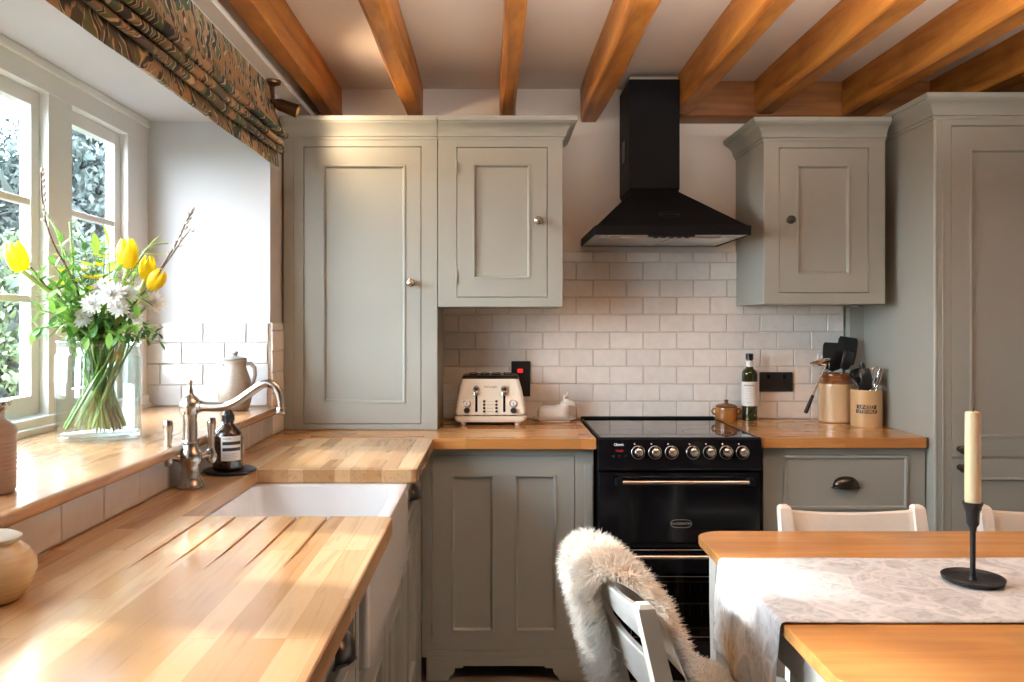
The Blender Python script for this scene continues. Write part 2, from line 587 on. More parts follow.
# oak sill board with a rounded nose
nose = [(-1.31, 0.984)]
nose += [(-0.800 + 0.013 * math.sin(t), 0.997 - 0.013 * math.cos(t)) for t in [PI * i / 8 for i in range(9)]] + [(-1.31, 1.010)]
mb = MB(); mb.prism(nose, 'Y', .902, 3.018)
mb.prism([(x, z) for x, z in nose if x > -1] + [(-0.828, 1.010), (-0.828, 0.984)], 'Y', 3.018, 3.10)
solo(mb, 'window_sill', M['sill'], 'oak window sill board running under the white kitchen window', 'window sill', (-1.05, 1.96, 0.984), kind='thing', smooth=40)

# boxed white plate along the head of the left wall
mb = MB(); mb.box(XL, -0.765, -3.0, YW, 2.195, ZC, 0.004)
mb.build('trim_1', M['plaster'], kind='structure')

# ------------------------------------------------------------------ window
win = thing('window_1', 'white timber casement window with small panes above the sill', 'window', (XO, 1.96, SILL), kind='structure')
mb = MB()
FX0, FX1 = -1.355, -1.285                                     # frame depth
mb.box(FX0, FX1 + .0015, WY0, WY1, 1.985, WZ1, 0.001)                 # head
mb.box(FX1 - 0.002, FX1 + 0.012, WY0, WY1, 2.045, WZ1, 0.004) # head bead
mb.box(FX0, FX1 + 0.01, WY0, WY1, 1.008, 1.055, 0.006)        # bottom frame
mb.box(FX0, FX1 + 0.022, WY0, WY1, 1.008, 1.030, 0.005)
posts = []
cas = [(2.475, 2.855), (1.955, 2.345), (1.435, 1.825), (.965, 1.305)]
edges = [WY1] + [q for c in cas for q in (c[1], c[0])] + [WY0]
for i in range(0, len(edges), 2):
    mb.box(FX0, FX1, edges[i + 1], edges[i], 1.03, 1.986)
mb.build('frame', M['joinery'], win)
for (y0, y1) in cas:
    mb = MB(); xa, xb = -1.345, -1.312
    s = 0.042
    z0, z1 = 1.058, 1.982
    mb.box(xa, xb, y0 + .001, y0 + s, z0, z1, .001); mb.box(xa, xb, y1 - s, y1 - .001, z0, z1, .001)
    mb.box(xa, xb, y0 + s, y1 - s, z0, z0 + 0.055, .001); mb.box(xa, xb, y0 + s, y1 - s, z1 - s, z1, .001)
    h0 = z0 + 0.055; h1 = z1 - s
    for k in (1, 2):
        zz = h0 + (h1 - h0) * k / 3
        mb.box(xa + .006, xb - .003, y0 + .03, y1 - .03, zz - .010, zz + .010, .003)
    c = mb.build('casement', M['joinery'], win)
    g = MB(); g.box(-1.332, -1.329, y0 + s - .004, y1 - s + .004, h0 - .004, h1 + .004)
    g.build('pane', M['glass'], c, smooth=0)
    hb = MB(); hb.tube([(-1.311, y0 + .03, 1.45), (-1.29, y0 + .03, 1.45), (-1.288, y0 + .03, 1.36)], .006, 8)
    hb.build('catch', M['bronze'], c)

# ------------------------------------------------------------------ oak ceiling beams
names = ['oak ceiling beam nearest the window, above the tall grey larder door',
         'second oak ceiling beam from the window, above the small grey wall cupboard',
         'narrow oak ceiling beam running straight back, third from the window',
         'oak ceiling beam just to the left of the black hood chimney',
         'oak ceiling beam ending behind the right side of the hood chimney',
         'oak ceiling beam ending above the left edge of the wall cupboard right of the hood',
         'oak ceiling beam ending above the join of the wall cupboard and the tall cabinet',
         'oak ceiling beam over the tall grey cabinet, farthest from the window']
bx = [(-.735, -.665), (-.375, -.305), (.035, .100), (.385, .465), (.762, .842), (1.112, 1.195), (1.485, 1.580), (1.86, 1.95)]
for i, (x0, x1) in enumerate(bx):
    rr = random.Random(i + 3)
    rings = []
    y = -3.0; n = 30; ph = [rr.uniform(0, 6) for _ in range(6)]
    yend = YW if i < 4 else 3.452
    for k in range(n + 1):
        y = -3.0 + (yend + 3.0) * k / n
        def wv(a, q): return a * math.sin(y * 2.1 + ph[q]) + a * .6 * math.sin(y * 5.3 + ph[q] + 1)
        zb = 2.205 + wv(.003, 0)
        a = x0 + wv(.004, 1); b = x1 + wv(.004, 2)
        c = .010 + .006 * math.sin(y * 3 + ph[3])
        rings.append([(a, y, ZC), (a + wv(.002, 4), y, zb + c), (a + c, y, zb), (b - c, y, zb), (b + wv(.002, 5), y, zb + c), (b, y, ZC)])
    mb = MB(); mb.loft(rings)
    solo(mb, 'ceiling_beam', M['beam'], names[i], 'beam', ((x0 + x1) / 2, 0, 2.205), 'oak ceiling beams', 'thing', smooth=25)
mb = MB(); rings = []
for k in range(21):
    x = 0.80 + 2.3 * k / 20
    d = .004 * math.sin(x * 5) + .003 * math.sin(x * 13)
    rings.append([(x, YW, ZC), (x, 3.455 + d, ZC), (x, 3.455 + d, 2.205), (x, 3.465 + d, 2.197), (x, YW, 2.197)])
mb.loft(rings)
solo(mb, 'wall_plate_beam', M['beam_x'], 'dark oak wall plate lying along the back wall behind the right-hand beams', 'beam', (1.9, 3.5, 2.2), None, 'thing')

# ------------------------------------------------------------------ cabinet building blocks
STEP = [(0, 0), (.0, .003), (.004, .0045), (.008, .003), (.010, -.002), (.013, -.009)]   # bead and step round a sunk panel


def cell(mb, outer, op, t=.020, gap=None):
    """one door cell: flat frame from outer to op, bead, then a sunk panel"""
    (a, b, c, d), (e, f, g, h) = outer, op
    L = [(a, b, c, d, -t), (a, b, c, d, -.0015), (a + .0015, b - .0015, c + .0015, d - .0015, 0), (e, f, g, h, 0)]
    for i, w in STEP:
        L.append((e + i, f - i, g + i, h - i, w))
    mb.rects(L)


def door(mb, rect, panels):
    if len(panels) == 1:
        return cell(mb, rect, panels[0])
    a, b, c, d = rect
    ms = [(panels[i][1] + panels[i + 1][0]) / 2 for i in range(len(panels) - 1)]
    us = [a] + ms + [b]
    for i, p in enumerate(panels):
        (e, f, g, h) = p; u0, u1 = us[i], us[i + 1]
        L = [(u0, u1, c, d, -.02), (u0, u1, c, d, 0), (e, f, g, h, 0)] + [(e + q, f - q, g + q, h - q, w) for q, w in STEP]
        mb.rects(L)


def frame(mb, outer, holes, t=.022):
    """flat face frame with rectangular holes in one row or one column"""
    a, b, c, d = outer
    if len(holes) == 1:
        e, f, g, h = holes[0]
        mb.rects([(a, b, c, d, -t), (a, b, c, d, -.002), (a + .002, b - .002, c + .002, d - .002, 0), (e, f, g, h, 0), (e, f, g, h, -t)], fill=False)
    else:
        hs = sorted(holes, key=lambda q: q[2])
        zs = [c] + [(hs[i][3] + hs[i + 1][2]) / 2 for i in range(len(hs) - 1)] + [d]
        for i, (e, f, g, h) in enumerate(hs):
            mb.rects([(a, b, zs[i], zs[i + 1], -t), (a, b, zs[i], zs[i + 1], 0), (e, f, g, h, 0), (e, f, g, h, -t)], fill=False)


def grow(r, g): return (r[0] - g, r[1] + g, r[2] - g, r[3] + g)


def knob(parent, T, u, v, mat='pewter', r=.0172, name='knob'):
    mb = MB(); mb.T = T @ Matrix.Translation((u, v, 0))
    mb.lathe([(.0, -.001), (.011, -.001), (.011, .003), (.006, .006), (.0055, .014), (r * .8, .018), (r, .024), (r * .93, .030), (r * .6, .0345), (0, .036)], n=24)
    return mb.build(name, M[mat], parent)


def cup_handle(parent, T, u, v, w=.098, h=.042, mat='bronze'):
    mb = MB(); mb.T = T @ Matrix.Translation((u, v, 0))
    rings = []
    for k in range(13):                                  # hood of the cup, open below
        a = PI * k / 12
        ring = []
        for j in range(7):
            b = (PI / 2) * j / 6
            e = .82
            cx = math.copysign(abs(math.cos(a)) ** e, math.cos(a)); sy = abs(math.sin(a)) ** e
            ring.append((w / 2 * cx * (1 if j == 0 else math.cos(b * .55)), -h * .45 + h * (sy * math.cos(b)), .003 + .026 * math.sin(b) * (sy ** .5 if sy > 0 else 0)))
        rings.append(ring)
    mb.loft(rings, closed=False)
    mb.rects([(-w / 2 - .004, w / 2 + .004, -h * .5, -h * .38, 0), (-w / 2 - .004, w / 2 + .004, -h * .5, -h * .38, .004)])
    mb.tube([(-w / 2, -h * .45, .004), (-w / 4, -h * .47, .022), (0, -h * .48, .029), (w / 4, -h * .47, .022), (w / 2, -h * .45, .004)], .0028, 8)
    return mb.build('cup_handle', M[mat], parent, recalc=False)


def hinge(mb, T, u, z):
    mb.T = T; mb.tube([(u, z - .022, .002), (u, z + .022, .002)], .0045, 8)
    mb.tube([(u, z + .022, .002), (u, z + .028, .002)], [.003, .002], 8); mb.tube([(u, z - .028, .002), (u, z - .022, .002)], [.002, .003], 8)


CROWN = [(o * .76, z) for o, z in [(0, 0), (.006, 0), (.006, .010), (.014, .012), (.016, .018), (.020, .030), (.032, .044), (.048, .054), (.060, .058), (.062, .063), (.068, .064), (.072, .070), (.072, .082), (0, .082)]]


def crown(parent, path, z, flip=1, h=.082):
    mb = MB(); k = h / .082
    mb.sweep(path, [(o, z + zz * k) for o, zz in CROWN], flip)
    return mb.build('crown_moulding', M['paint'], parent, smooth=50)


# ---- tall larder cupboard standing on the worktop by the window
FY = 3.18
T = front(FY)
c = thing('tall_cupboard', 'tall sage grey cupboard with one panelled door standing on the worktop beside the window', 'cupboard', (-.52, 3.37, WT))
mb = MB()
mb.box(-.822, -.802, FY + .022, YW - .002, WT + .001, 2.04); mb.box(-.236, -.2180, FY + .022, YW - .012, WT + .001, 2.04, .002)
mb.box(-.80, -.236, FY + .022, YW - .002, 2.02, 2.04); mb.box(-.80, -.236, FY + .03, YW - .002, WT + .001, .92); mb.box(-.80, -.236, YW - .02, YW - .01, .92, 2.03)
dr = (-.741, -.283, .925, 2.010)
mb.T = T; frame(mb, (-.822, -.2175, WT + .001, 2.04), [grow(dr, .0022)])
mb.T = None; mb.box(-.786, -.781, FY - .002, FY, WT + .001, 2.04); 
mb.build('carcass', M['paint'], c)
mb = MB(); mb.T = T @ Matrix.Translation((0, 0, -.001)); cell(mb, dr, (-.669, -.343, 1.005, 1.942))
d = mb.build('door', M['paint'], c, smooth=30); knob(d, T, -.320, 1.477)
crown(c, [(-.822, FY), (-.2175, FY)], 2.038)

# ---- wall cupboard beside it
c = thing('wall_cupboard', 'small sage grey wall cupboard with one knob, hung above the toaster', 'cupboard', (.03, 3.37, 1.383))
mb = MB()
zb = 1.383
mb.box(-.2145, -.196, FY + .022, YW - .012, zb, 2.04); mb.box(.256, .274, FY + .022, YW - .002, zb, 2.04)
mb.box(-.2, .262, FY + .022, YW - .012, 2.02, 2.04); mb.box(-.2, .262, FY + .03, YW - .012, zb, zb + .018); mb.box(-.2, .262, YW - .024, YW - .014, zb, 2.03)
dr = (-.141, .212, 1.422, 2.008)
mb.T = T; frame(mb, (-.2145, .274, zb, 2.04), [grow(dr, .0022)])
hinge(mb, T, -.143, 1.930); hinge(mb, T, -.143, 1.500)
mb.build('carcass', M['paint'], c)
mb = MB(); mb.T = T @ Matrix.Translation((0, 0, -.001)); cell(mb, dr, (-.080, .147, 1.494, 1.945))
d = mb.build('door', M['paint'], c, smooth=30); knob(d, T, .1765, 1.72)
crown(c, [(-.2145, FY), (.274, FY), (.274, YW)], 2.038)

# ---- wall cupboard right of the hood
FR = 3.20
T = front(FR)
c = thing('wall_cupboard', 'sage grey wall cupboard with a single panelled door hung right of the black hood', 'cupboard', (1.31, 3.38, 1.39))
mb = MB(); zb = 1.395; xa, xb = 1.068, 1.548
mb.box(xa, xa + .018, FR + .022, YW - .002, zb, 2.04); mb.box(xb - .018, xb, FR + .022, YW - .012, zb, 2.04)
mb.box(xa + .01, xb - .01, FR + .022, YW - .012, 2.02, 2.04); mb.box(xa + .01, xb - .01, FR + .03, YW - .012, zb, zb + .018); mb.box(xa + .01, xb - .01, YW - .024, YW - .014, zb, 2.03)
dr = (1.130, 1.480, 1.440, 2.010)
mb.T = T; frame(mb, (xa, xb, zb, 2.04), [grow(dr, .0022)])
hinge(mb, T, 1.482, 1.940); hinge(mb, T, 1.482, 1.512)
mb.build('carcass', M['paint'], c)
mb = MB(); mb.T = T @ Matrix.Translation((0, 0, -.001)); cell(mb, dr, (1.198, 1.410, 1.510, 1.945))
d = mb.build('door', M['paint'], c, smooth=30); knob(d, T, 1.168, 1.725, 'bronze')
crown(c, [(xa, YW), (xa, FR), (xb, FR)], 2.038)

# ---- tall built-in cabinet at the right
FT = 2.95
T = front(FT); XT = 1.605
c = thing('tall_cabinet', 'full-height sage grey cabinet at the right with an upper and a lower door', 'cabinet', (2.05, 3.25, 0))
mb = MB()
mb.box(XT, XT + .02, FT + .012, YW - .002, .0, 2.066, .001); mb.box(2.55, 2.57, FT + .02, YW - .002, 0, 2.066); mb.box(XT + .02, 2.55, FT + .03, YW - .002, 2.04, 2.066)
mb.box(1.545, XT, YW - .06, YW - .012, WT + .001, 1.39)                      # scribe post against the tiles
ru = (1.668, 2.50, .833, 2.036); rl = (1.668, 2.50, .13, .826)
mb.T = T; frame(mb, (XT + .006, 2.57, 0, 2.066), [grow(ru, .002), grow(rl, .002)])
mb.T = None
mb.tube([(XT + .008, FT + .008, 0), (XT + .008, FT + .008, 2.066)], .009, 12)
mb.box(1.634, 1.640, FT - .003, FT, 0, 2.066, .001)
mb.build('carcass', M['paint'], c)
mb = MB(); mb.T = T @ Matrix.Translation((0, 0, -.001)); cell(mb, ru, (1.735, 2.43, .902, 1.955)); d = mb.build('door', M['paint'], c, smooth=30); knob(d, T, 1.698, .862, 'bronze', r=.016)
mb = MB(); mb.T = T @ Matrix.Translation((0, 0, -.001)); cell(mb, rl, (1.735, 2.43, .21, .757)); d = mb.build('door', M['paint'], c, smooth=30); knob(d, T, 1.698, .795, 'bronze', r=.016)
crown(c, [(XT, YW - .002), (XT, FT), (2.57, FT)], 2.062)

# ---- base cabinet under the toaster
FB = 2.99
T = front(FB)
c = thing('base_cabinet', 'sage grey base cabinet with a two-panelled door, between sink corner and cooker', 'cabinet', (.07, 3.27, 0))
mb = MB()
mb.box(.352, .370, FB + .02, YW - .02, .0, .858); mb.box(-.25, .352, YW - .04, YW - .02, 0, .858); mb.box(-.25, .36, FB + .03, YW - .03, .10, .118)
dr = (-.222, .300, .112, .829)
mb.T = T; frame(mb, (-.264, .371, .086, .858), [grow(dr, .0022)])
mb.T = None; mb.box(.338, .366, FB - .004, FB, .0, .80, .003)
hinge(mb, T, -.2245, .755); hinge(mb, T, -.2245, .19)
mb.build('carcass', M['paint'], c)
mb = MB(); mb.T = T @ Matrix.Translation((0, 0, -.001)); door(mb, dr, [(-.155, .005, .180, .762), (.079, .236, .180, .762)])
mb.build('door', M['paint'], c, smooth=30)
# shaped plinth: an arched cut-out with stepped ends
pl = [(-.246, .086), (-.246, 0), (-.165, 0), (-.160, .014), (-.148, .024), (-.140, .038), (-.142, .046), (-.112, .046), (-.110, .054), (.190, .054), (.192, .046), (.222, .046), (.220, .038), (.228, .024), (.240, .014), (.245, 0), (.371, 0), (.371, .086)]
mb = MB(); mb.prism(pl, 'Y', FB + .001, FB + .02, .002, 1)
mb.build('plinth', M['paint'], c, smooth=20)

# ---- drawer unit right of the cooker
FD = 3.0
T = front(FD)
c = thing('drawer_unit', 'sage grey drawer unit between the cooker and the tall cabinet', 'cabinet', (1.3, 3.28, 0))
mb = MB()
mb.box(1.000, 1.018, FD + .02, YW - .02, 0, .858); mb.box(1.58, 1.598, FD + .02, YW - .02, 0, .858); mb.box(1.018, 1.58, YW - .04, YW - .02, 0, .858); mb.box(1.018, 1.58, FD + .03, YW - .04, .60, .615)
d1 = (1.073, 1.535, .629, .832); d2 = (1.073, 1.535, .36, .60); d3 = (1.073, 1.535, .11, .33)
mb.T = T; frame(mb, (1.000, 1.598, .0, .858), [grow(q, .002) for q in (d1, d2, d3)])
mb.build('carcass', M['paint'], c)
for q in (d1, d2, d3):
    mb = MB(); mb.T = T @ Matrix.Translation((0, 0, .002))
    a, b, e, f = q
    mb.rects([(a, b, e, f, -.02), (a, b, e, f, .0), (a + .003, b - .003, e + .003, f - .003, .005), (a + .011, b - .011, e + .011, f - .011, .005), (a + .015, b - .015, e + .015, f - .015, -.002)])
    d = mb.build('drawer', M['paint'], c, smooth=30); cup_handle(d, T, (a + b) / 2, (e + f) / 2)

# ---- left run: drawer unit by the viewer, sink cabinet, corner unit (all look towards the room)
FX = -.262
T = side(FX)


def run_unit(name, label, y0, y1, z1, fronts, drawer=None, back=-.80):
    c = thing(name, label, 'cabinet', ((FX - .5) / 1.5, (y0 + y1) / 2, 0))
    mb = MB()
    mb.box(back, FX - .022, y0, y0 + .018, 0, z1); mb.box(back, FX - .022, y1 - .018, y1, 0, z1)
    mb.box(back, back + .01, y0 + .018, y1 - .018, 0, z1); mb.box(back, FX - .03, y0 + .018, y1 - .018, .09, .108)
    holes = [f[0] for f in fronts]
    mb.T = T
    if len(holes) == 2 and abs(holes[0][2] - holes[1][2]) < .01:      # two doors side by side
        m = (holes[0][1] + holes[1][0]) / 2
        frame(mb, (y0, m, 0.0, z1), [grow(holes[0], .002)]); frame(mb, (m, y1, 0.0, z1), [grow(holes[1], .002)])
    else:
        frame(mb, (y0, y1, 0.0, z1), [grow(q, .002) for q in holes])
    mb.build('carcass', M['paint'], c)
    for r, kind in fronts:
        mb = MB(); mb.T = T @ Matrix.Translation((0, 0, -.001))
        ins = .062 if kind == 'door' else .034
        cell(mb, r, (r[0] + ins, r[1] - ins, r[2] + ins, r[3] - ins))
        o = mb.build('drawer' if kind == 'drawer' else 'door', M['paint'], c, smooth=30)
        if kind == 'drawer': cup_handle(o, T, (r[0] + r[1]) / 2, (r[2] + r[3]) / 2 + .01)
    return c


run_unit('base_cabinet', 'sage grey base unit with a cup-handled drawer under the draining board', 1.16, 1.585, .858,
         [((1.20, 1.55, .69, .835), 'drawer'), ((1.20, 1.55, .11, .66), 'door')])
run_unit('base_cabinet', 'sage grey base unit nearest the viewer under the end of the worktop', .35, 1.155, .858,
         [((.40, 1.11, .69, .835), 'drawer'), ((.40, 1.11, .11, .66), 'door')])
run_unit('sink_cabinet', 'sage grey cabinet with two panelled doors under the white sink', 1.59, 2.365, .632,
         [((1.635, 1.965, .11, .600), 'door'), ((1.985, 2.325, .11, .600), 'door')])
run_unit('corner_cabinet', 'sage grey corner unit with a cup-handled drawer beyond the sink', 2.37, 2.955, .858,
         [((2.43, 2.80, .70, .835), 'drawer'), ((2.43, 2.80, .11, .67), 'door')])

# ------------------------------------------------------------------ worktops
mb = MB()
q = .012
outl = [(-.825, .30), (-.217 - q, .30), (-.217, .30 + q), (-.217, 1.765 - .018), (-.222, 1.765 - .006), (-.235, 1.765), (-.68, 1.765), (-.68, 2.33), (-.235, 2.33), (-.222, 2.336), (-.217, 2.35), (-.217, 2.945), (-.825, 2.945)]
mb.prism(outl, 'Z', .86, WT, .003, 2)
wt = solo(mb, 'worktop', M['work_y'], 'long oak stave worktop with drainer grooves, cut out round the sink', 'worktop', (-.5, 1.5, .86), smooth=30)
cut = MB()
for gx in (-.623, -.557, -.490, -.424, -.357):
    cut.add([(gx - .0038, 1.80, WT - .010), (gx + .0038, 1.80, WT - .010), (gx + .0038, 1.80, WT + .004), (gx - .0038, 1.80, WT + .004),
             (gx - .0034, 1.36, WT + .0005), (gx + .0034, 1.36, WT + .0005), (gx + .0034, 1.36, WT + .004), (gx - .0034, 1.36, WT + .004)],
            [(0, 1, 2, 3), (7, 6, 5, 4), (0, 4, 5, 1), (1, 5, 6, 2), (2, 6, 7, 3), (3, 7, 4, 0)])
co_ = cut.build('groove_cutter', M['work_y'])
md = wt.modifiers.new('grooves', 'BOOLEAN'); md.operation = 'DIFFERENCE'; md.solver = 'EXACT'; md.object = co_
bpy.context.view_layer.update()
dg = bpy.context.evaluated_depsgraph_get()
me2 = bpy.data.meshes.new_from_object(wt.evaluated_get(dg))
wt.modifiers.clear(); wt.data = me2
me2.polygons.foreach_set('use_smooth', [False] * len(me2.polygons)); me2.update()
bpy.data.objects.remove(co_)

mb = MB()
mb.prism([(-.825, 2.947), (.376, 2.947), (.376, YW - .012), (-.825, YW - .012)], 'Z', .86, WT, .003, 2)
solo(mb, 'worktop', M['work_x'], 'short oak stave worktop along the back wall under the toaster', 'worktop', (-.1, 3.25, .86), smooth=30)
mb = MB()
mb.prism([(.982, 2.985), (.992, 2.972), (1.585, 2.972), (1.600, 2.985), (1.602, YW - .012), (.982, YW - .012)], 'Z', .86, WT, .005, 2)
solo(mb, 'worktop', M['work_x'], 'oak stave worktop right of the cooker under the utensil pots', 'worktop', (1.29, 3.25, .86), smooth=30)

# ------------------------------------------------------------------ sink
s = thing('sink', 'white fireclay farmhouse sink with an exposed apron front set in the oak worktop', 'sink', (-.46, 1.98, .632))
sx0, sx1, sy0, sy1, szb, szt = -.72, -.245, 1.605, 2.355, .635, .858
def rr_(x0, x1, y0, y1, r, z, n=5):
    out = []
    for cx, cy, a0 in ((x1 - r, y1 - r, 0), (x0 + r, y1 - r, 90), (x0 + r, y0 + r, 180), (x1 - r, y0 + r, 270)):
        for k in range(n + 1):
            a = R(a0 + 90 * k / n); out.append((cx + r * math.cos(a), cy + r * math.sin(a), z))
    return out
mb = MB()
mb.loft([rr_(sx0, sx1, sy0, sy1, .012, szb), rr_(sx0, sx1, sy0, sy1, .012, szt - .008), rr_(sx0 + .002, sx1 - .002, sy0 + .002, sy1 - .002, .012, szt - .002), rr_(sx0 + .008, sx1 - .008, sy0 + .008, sy1 - .008, .012, szt),
         rr_(sx0 + .026, sx1 - .026, sy0 + .026, sy1 - .026, .03, szt), rr_(sx0 + .033, sx1 - .033, sy0 + .033, sy1 - .033, .03, szt - .006),
         rr_(sx0 + .038, sx1 - .038, sy0 + .038, sy1 - .038, .035, szb + .06), rr_(sx0 + .06, sx1 - .06, sy0 + .06, sy1 - .06, .04, szb + .032), rr_(-.50, -.44, 1.95, 2.01, .029, szb + .026)], cap0=True, cap1=True)
mb.build('basin', M['ceramic'], s, smooth=40)
mb = MB(); mb.lathe([(.0, .0), (.034, 0), (.036, .003), (.028, .004), (.02, .001), (0, .001)], c=(-.47, 1.98, szb + .027), n=24)
mb.build('waste', M['chrome'], s)

# ================================================================== cooker
ck = thing('range_cooker', 'black range cooker with seven chrome-capped knobs and two ovens', 'cooker', (.675, 3.25, 0))
KY = 2.935; kx0, kx1 = .382, .972
mb = MB()
mb.box(kx0, kx1, KY + .03, YW - .014, .08, .885, .003)
mb.box(kx0 + .03, kx1 - .03, KY + .06, YW - .05, 0, .08)
mb.build('body', M['black_enamel'], ck)
mb = MB(); mb.box(kx0 + .002, kx1 - .006, 2.945, YW - .014, .886, .9035, .004)
hob = mb.build('hob', M['hob_glass'], ck)
mb = MB()
mb.box(kx0 + .002, kx1 - .006, YW - .045, YW - .016, .9035, .912, .003)
mb.box(kx0, kx0 + .010, 2.95, YW - .02, .901, .9055, .002); mb.box(kx1 - .015, kx1 - .005, 2.95, YW - .02, .901, .9055, .002)
mb.build('trim', M['black_metal'], hob)
for (cx, cy, r) in ((.53, 3.10, .075), (.53, 3.38, .095), (.82, 3.10, .095), (.82, 3.38, .075)):
    mb = MB(); mb.lathe([(r, .9036), (r, .9039), (r - .002, .9039), (r - .002, .9036)], c=(cx, cy, 0), n=40, cap0=False, cap1=False)
    mb.build('ring_mark', M['grey_print'], hob)
# leaning control panel
mb = MB()
pp = [(KY + .03, .905), (KY + .010, .905), (KY + .002, .897), (KY - .012, .800), (KY - .010, .787), (KY + .03, .784)]
mb.prism(pp, 'X', kx0 - .002, kx1, .003, 2)
panel = mb.build('control_panel', M['black_enamel'], ck, smooth=30)
tl = math.atan2(.014, .097)
PT = Matrix.Translation((0, KY - .005, .85)) @ Matrix.Rotation(-tl, 4, 'X') @ Matrix(((1, 0, 0, 0), (0, 0, -1, 0), (0, 1, 0, 0), (0, 0, 0, 1)))
kxs = [.524, .585, .645, .722, .782, .842, .901]
for x in kxs:
    mb = MB(); mb.T = PT @ Matrix.Translation((x, .002, 0))
    mb.lathe([(.0, .0), (.0235, .0), (.0235, .003), (.0215, .004), (.019, .004), (.0175, .010), (0, .010)], n=28)
    k = mb.build('knob', M['black_metal'], panel)
    mb = MB(); mb.T = PT @ Matrix.Translation((x, .002, 0))
    mb.lathe([(.0225, .003), (.0240, .0035), (.0240, .001), (.0245, .0)], n=28, cap0=False, cap1=False)
    mb.lathe([(.0, .010), (.0155, .010), (.0160, .022), (.0145, .027), (.010, .0295), (0, .030)], n=24)
    mb.box(-.0032, .0032, .004, .0225, .010, .0285, .001)
    mb.build('knob_cap', M['chrome'], k)
    mb = MB(); mb.T = PT @ Matrix.Translation((x, .002, 0))
    mb.lathe([(.0236, .0032), (.0222, .0040), (.0236, .0046), (.0246, .0040)], n=32, cap0=False, cap1=False)
    mb.build('knob_ring', M['steel'], k)
    mb = MB(); mb.T = PT @ Matrix.Translation((x - .012, .0325, .0008))
    mb.rects([(-.0025, .0025, -.0025, .0025, 0), (-.0025, .0025, -.0025, .0025, .0004)])
    mb.build('dial_mark', M['white_print'], panel, smooth=0)
text_mb('Classic', .013, PT @ Matrix.Translation((.455, .030, .0012)), bold=.0003).build('lettering', M['white_print'], panel, smooth=0)
mb = MB(); mb.T = PT @ Matrix.Translation((.457, .008, .0005)); mb.rects([(-.022, .022, -.008, .008, 0), (-.022, .022, -.008, .008, .0006)])
disp = mb.build('clock_display', M['hob_glass'], panel, smooth=0)
text_mb('00:00', .012, PT @ Matrix.Translation((.457, .008, .0018))).build('digits', M['led'], disp, smooth=0)
for x in (.435, .457, .479):
    mb = MB(); mb.T = PT @ Matrix.Translation((x, -.012, 0)); mb.lathe([(0, 0), (.0042, 0), (.0042, .003), (.003, .004), (0, .004)], n=14); mb.build('button', M['bronze'], panel)


def oven_handle(parent, z, yf):
    mb = MB(); mb.tube([(.462, yf - .036, z), (.918, yf - .036, z)], .0078, 14); h = mb.build('handle', M['chrome'], parent)
    for x in (.452, .926):
        mb = MB(); mb.box(x - .013, x + .013, yf - .045, yf, z - .013, z + .013, .006); mb.build('bracket', M['black_metal'], h)


mb = MB(); mb.box(kx0 + .002, kx1 - .004, KY, KY + .028, .523, .780, .004)
d = mb.build('oven_door', M['black_enamel'], ck); oven_handle(d, .750, KY)
mb = MB(); mb.box(kx0 + .002, kx1 - .004, KY + .006, KY + .03, .505, .520, .001)
mb.build('vent_strip', M['black_metal'], ck)


def badge(parent, T, w, h, body, mat, size):
    """oval badge outline with flattened ends and its name inside"""
    mb = MB(); mb.T = T
    def oval(k, z):
        out = []
        for i in range(40):
            a = 2 * PI * i / 40; ca, sa = math.cos(a), math.sin(a)
            x = (w / 2) * math.copysign(abs(ca) ** .55, ca); y = (h / 2) * math.copysign(abs(sa) ** .9, sa)
            out.append((x * (1 - k / (w / 2)), y * (1 - k / (h / 2)), z))
        return out
    mb.loft([oval(0, 0), oval(0, .0012), oval(.0016, .0012), oval(.0016, 0)], closed=True, cap0=False, cap1=False)
    b = mb.build('badge', M[mat], parent, smooth=0)
    text_mb(body, size, T @ Matrix.Translation((0, 0, .0008)), bold=.0002).build('lettering', M[mat], b, smooth=0)
    return b


badge(d, front(KY) @ Matrix.Translation((.681, .594, 0)), .078, .030, 'RANGEMASTER', 'gold_print', .0105)
mb = MB()
T = front(KY); mb.T = T
rd = (kx0 + .002, kx1 - .004, .105, .500); wd = (kx0 + .105, kx1 - .105, .17, .415)
mb.rects([(*rd, -.028), (*rd, -.002), (*grow(rd, -.003), 0), (*wd, 0), (*wd, -.028)], fill=False)
d2 = mb.build('oven_door', M['black_enamel'], ck, smooth=25); oven_handle(d2, .483, KY)
mb = MB(); mb.T = T; mb.rects([(*grow(wd, .006), -.006), (*grow(wd, .006), -.003)])
M['oven_glass'] = clear('oven_window_glass', (.12, .12, .12), gloss=.03)
mb.build('window_pane', M['oven_glass'], d2, smooth=0)
mb = MB(); mb.T = T
g = grow(wd, -.012)
mb.rects([(*g, -.002), (*g, -.0015), (*grow(g, -.0022), -.0015), (*grow(g, -.0022), -.002)], fill=False)
mb.build('window_line', M['gold_print'], d2, smooth=0)
mb = MB()
for z in (.205, .295, .375):
    mb.tube([(wd[0] - .01, KY + .027, z), (wd[1] + .01, KY + .027, z)], .003, 6)
    for k in range(9):
        x = wd[0] + .02 + k * (wd[1] - wd[0] - .04) / 8
        mb.tube([(x, KY + .0285, z), (x, KY + .0295, z - .05)], .0012, 5)
mb.build('oven_rack', M['steel'], d2)

